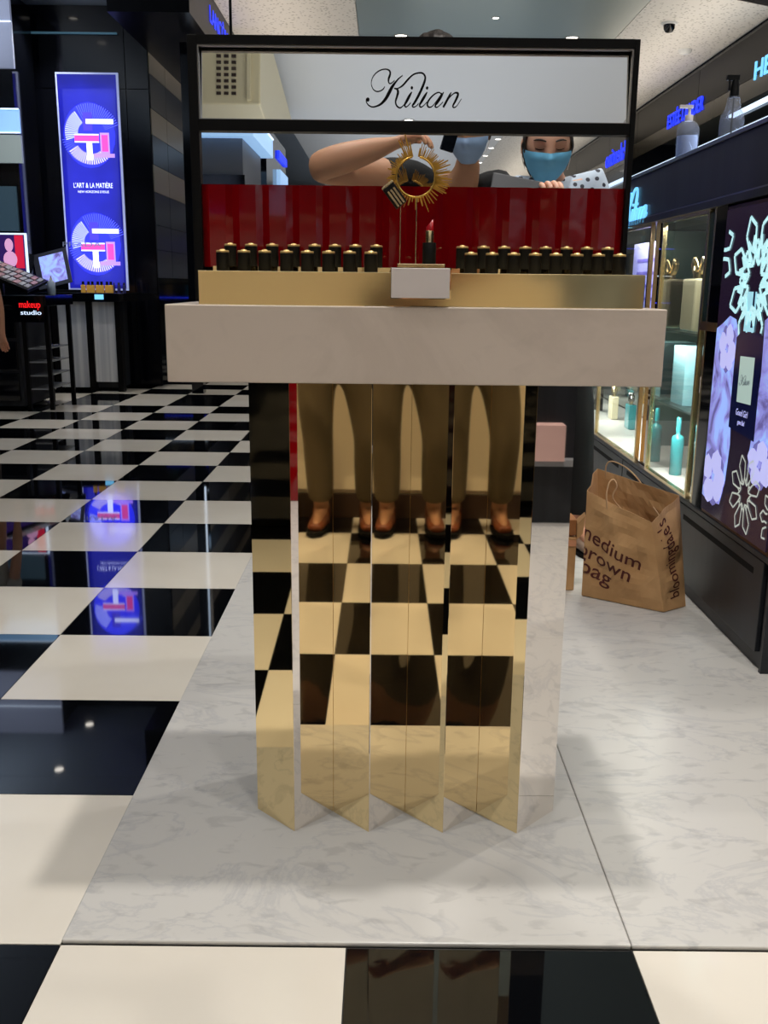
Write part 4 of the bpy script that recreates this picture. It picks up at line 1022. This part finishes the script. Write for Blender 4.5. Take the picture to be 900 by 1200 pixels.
for cv in (.725,.215):
    cvx = cv
    b0 = [(.5+.125*math.cos(a*PI/12)/pa, cvx+.150*math.sin(a*PI/12)) for a in range(24)]
    flat('print_halo', [b0], halo, ps, .0005, pf)
    flat('fan_print', fan(.52,cvx,.075,.145,20,115,22,.0008)+fan(.48,cvx,.08,.13,190,260,14,.0008), blue_line, ps, .001, pf)
    flat('fan_print', fan(.50,cvx+.01,.055,.118,125,195,15,.0013), poster_lav, ps, .0014, pf)
    flat('fan_print', fan(.52,cvx-.01,.075,.125,212,318,21,.0014), cream_l, ps, .0016, pf)
    flat('bottle_print', [rect(.40,.56,cvx+.02,cvx+.105)], mat('poster_indigo',(60,50,190),.3,emit=(70,54,200),es=.8), ps, .0018, pf)
    flat('bottle_print', [rect(.24,.66,cvx-.028,cvx+.002)], crim, ps, .002, pf)
    flat('bottle_print', [rect(.24,.66,cvx-.034,cvx-.028),rect(.24,.66,cvx+.0,cvx+.006),rect(.44,.54,cvx-.115,cvx-.034)], white_line, ps, .0022, pf)
    flat('bottle_print', [rect(.45,.92,cvx+.052,cvx+.074)], white_line, ps, .0024, pf)
    flat('bottle_print', [rect(.68,.84,cvx-.085,cvx+.012)], violet, ps, .0026, pf)
    flat('bottle_print', [rect(.705,.815,cvx-.075,cvx+.002)], crim, ps, .0028, pf)
    flat('bottle_print', [rect(.56,.92,cvx-.102,cvx-.084)], violet, ps, .0030, pf)
text('poster_lettering', "L'ART & LA MATIÈRE", .072, white_line, frame_matrix(pf(.17,.482,.001), (1,0,0), (0,0,1)), ps, width=PW*.68, extrude=.0004)
text('poster_lettering', "NEW HORIZONS D'ISSUE", .034, white_line, frame_matrix(pf(.24,.458,.001), (1,0,0), (0,0,1)), ps, width=PW*.54, extrude=.0004)
l = bpy.data.lights.new('poster_spill','AREA'); l.shape='RECTANGLE'; l.size=.55; l.size_y=2; l.energy=6; l.color=(.35,.4,1)
o = bpy.data.objects.new('poster_spill', l); o.location=(-3.14,10.6,2.1); o.rotation_euler=(PI/2,0,0); C.objects.link(o)

# lit shelf unit at the top left
su = thing('lit_wall_shelf_unit', 'black shelf unit with pale lit boxes at the top left edge', 'shelf unit', (-4.2,10.3,.002))
B('carcass', -4.95,-3.66,9.99,10.60,.002,3.85, black_gloss, su)
B('upper_panel', -4.95,-3.625,9.95,9.99,3.14,3.89, mat('pale_blue_grey',(150,156,178),.5,emit=(120,126,148),es=.45), su)
B('light_line', -4.95,-3.62,9.94,9.95,3.55,3.56, white_glow, su)
B('lit_shelf_front', -4.95,-3.615,9.95,9.99,2.55,2.77, mat('lit_shelf_blue',(150,195,235),.4,emit=(130,178,226),es=.75), su)
B('lit_shelf_edge', -4.95,-3.61,9.94,9.95,2.765,2.775, white_glow, su); B('lit_shelf_edge', -4.95,-3.61,9.94,9.95,2.545,2.555, white_glow, su)
B('lower_pale_panel', -4.95,-3.61,9.95,9.99,2.27,2.53, mat('pale_green_grey',(140,152,152),.5,emit=(120,132,134),es=.5), su)
B('lower_screen', -4.95,-3.70,9.96,9.99,1.62,2.05, mat('dim_screen',(60,80,92),.3,emit=(40,58,70),es=.5), su)

# ================================================================ beyond the stand: back bar with lit shelves
bb = thing('wall_perfume_bar', 'black shelf wall with blue-white lit shelves and bottles far behind the stand', 'shelf wall', (0,15.2,0))
B('carcass', -2.2,3.2,15.3,15.6,.002,3.3, black_gloss, bb)
for k, z in enumerate((.9,1.3,1.7,2.1,2.5)):
    B('shelf', -2.1,3.1,14.95,15.3,z,z+.03, black_gloss, bb); B('shelf_light', -2.1,3.1,14.93,14.95,z+.002,z+.016, white_glow if k % 2 else blue_glow, bb)
B('header_light', -1.9,2.9,15.2,15.3,2.95,3.15, ice_glow, bb)
nb = 0
for zi, z in enumerate((.93,1.33,1.73,2.13)):
    for k in range(4):
        x = -1.95+k*.30
        bottle(x,15.05,z,.12,.26,(teal,amber,perfume_clear)[(k+zi) % 3],'%s bottle far behind the stand, %s shelf up, %s along' % (('teal','amber','pale')[(k+zi) % 3],ORD[zi],(ORD+['ninth'])[k]),gold_satin,'bottles on the far shelf wall')
hb = thing('hanging_light_box', 'ice blue lit box hung behind the upper left corner of the sign frame', 'light box', (-1.3,8.0,2.74))
B('diffuser', -1.52,-1.10,8.0,8.2,2.74,2.92, ice_glow, hb); B('edge', -1.525,-1.095,7.99,8.21,2.92,2.93, white_glow, hb)
B('hanger', -1.24,-1.22,8.09,8.11,2.93,CEIL-.001, black_metal, hb)
ls = thing('vertical_light_column', 'slim black column with a blue-white light line behind the left frame post', 'light column', (-1.9,10.0,0))
B('column', -2.02,-1.90,10.0,10.15,.001,3.4, black_gloss, ls); B('light_line', -1.925,-1.905,9.99,10.0,1.0,3.3, white_glow, ls)
#tb_ = thing('island_counter', 'long black island counter with blue lit shelves behind the left of the stand', 'counter', (-1.2,7.8,0))

# ================================================================ behind the camera (seen in the mirrors)
cc = thing('cream_service_counter', 'cream lacquered counter with dark brown plinth, seen in the gold pedestal', 'counter', (0,-1.1,.001))
B('plinth', -1.3,1.1,-1.45,-.86,.001,.12, dark_brown, cc); B('carcass', -1.34,1.14,-1.48,-.88,.12,1.42, counter_cream, cc, .004)
for k in range(4): B('door_panel', -1.33+k*.615,-.725+k*.615,-.88,-.868,.14,1.38, counter_cream, cc, .003)
B('counter_top', -1.36,1.16,-1.50,-.85,1.42,1.45, cream, cc, .003)
ct = thing('lit_band_display_tower', 'grey display tower with a wide blue-white lit band, seen in the lower mirror', 'display tower', (-1.7,-5.3,0))
B('tower_body', -2.4,-1.32,-6.6,-5.30,.001,2.50, mat('tower_grey',(120,124,134),.4), ct)
B('dark_slot', -2.4,-1.30,-5.30,-5.26,1.98,2.10, black_gloss, ct); B('dark_slot', -2.4,-1.30,-5.30,-5.26,.4,1.35, black_gloss, ct)
B('blue_window', -2.3,-1.36,-5.28,-5.25,1.55,1.75, blue_glow, ct); B('shelf_item', -2.1,-1.5,-5.25,-5.20,1.55,1.66, black_gloss, ct)
B('light_band', -2.45,-1.20,-6.7,-5.15,2.42,2.60, ice_glow, ct); B('light_line', -2.46,-1.19,-6.71,-5.14,2.60,2.61, white_glow, ct)
B('tower_top', -2.4,-1.32,-6.6,-5.30,2.61,2.9, black_gloss, ct)
cu_ = thing('cream_ceiling_bulkhead', 'cream painted bulkhead with small louvres hung from the ceiling, seen in the header mirror', 'bulkhead', (-1.3,-2.6,3.2))
B('box', -2.2,-.84,-5.0,-2.60,3.10,3.74, cream, cu_, .01)
for (x0,x1,z0,z1) in ((-1.30,-.90,3.64,3.67),(-1.30,-1.27,3.12,3.64),(-.93,-.90,3.12,3.64)): B('molding', x0,x1,-2.60,-2.575,z0,z1, cream, cu_, .005)
for c_ in range(3):
    for k in range(8): B('louvre', -1.13+c_*.05,-1.10+c_*.05,-2.60,-2.59,3.16+k*.04,3.178+k*.04, dark_brown, cu_)
for x in (-2.0,-1.1): B('hanger', x-.015,x+.015,-3.8,-3.77,3.74,CEIL-.001, black_metal, cu_)
tw_ = thing('dark_lit_tower', 'tall black tower with two blue-white glowing panels, seen in the mirror', 'display tower', (-1.6,-8.6,0))
B('tower_body', -2.6,-1.45,-10.5,-8.2,.001,3.0, black_gloss, tw_); B('glow_panel', -1.45,-1.40,-9.2,-8.3,1.9,2.25, ice_glow, tw_); B('glow_panel', -1.45,-1.40,-10.3,-9.3,1.9,2.6, ice_glow, tw_)
B('lettering_bar', -1.45,-1.42,-10.4,-9.4,2.75,2.85, blue_glow, tw_)
dk = thing('black_wall_counter', 'long black gloss counter out of view on the left, reflected in the pedestal', 'counter', (-2.9,2,0))
B('carcass', -3.5,-2.75,-1.0,5.2,.04,2.3, black_gloss, dk); B('plinth', -3.45,-2.80,-.95,5.15,.001,.04, black_matte, dk)
rc = thing('red_display_column', 'red lacquered display column out of view on the right, reflected in the pedestal', 'display column', (3.2,1.3,.01))
B('column', 2.95,3.5,1.02,1.60,.008,1.6, red_lacquer, rc, .004); B('cap', 2.93,3.52,1.0,1.62,1.6,1.63, black_gloss, rc)
dc = thing('dark_side_counter', 'dark counter with pale parcels out of view right, reflected in the pedestal', 'counter', (3.3,2.5,.01))
B('carcass', 3.0,3.6,1.75,3.6,.008,1.2, black_wood, dc, .004); B('ledge', 2.93,3.0,1.75,3.6,.30,.33, grey_panel, dc); B('parcel', 2.90,3.0,1.95,2.35,.33,.50, mat('blush_paper',(220,180,172),.6), dc)
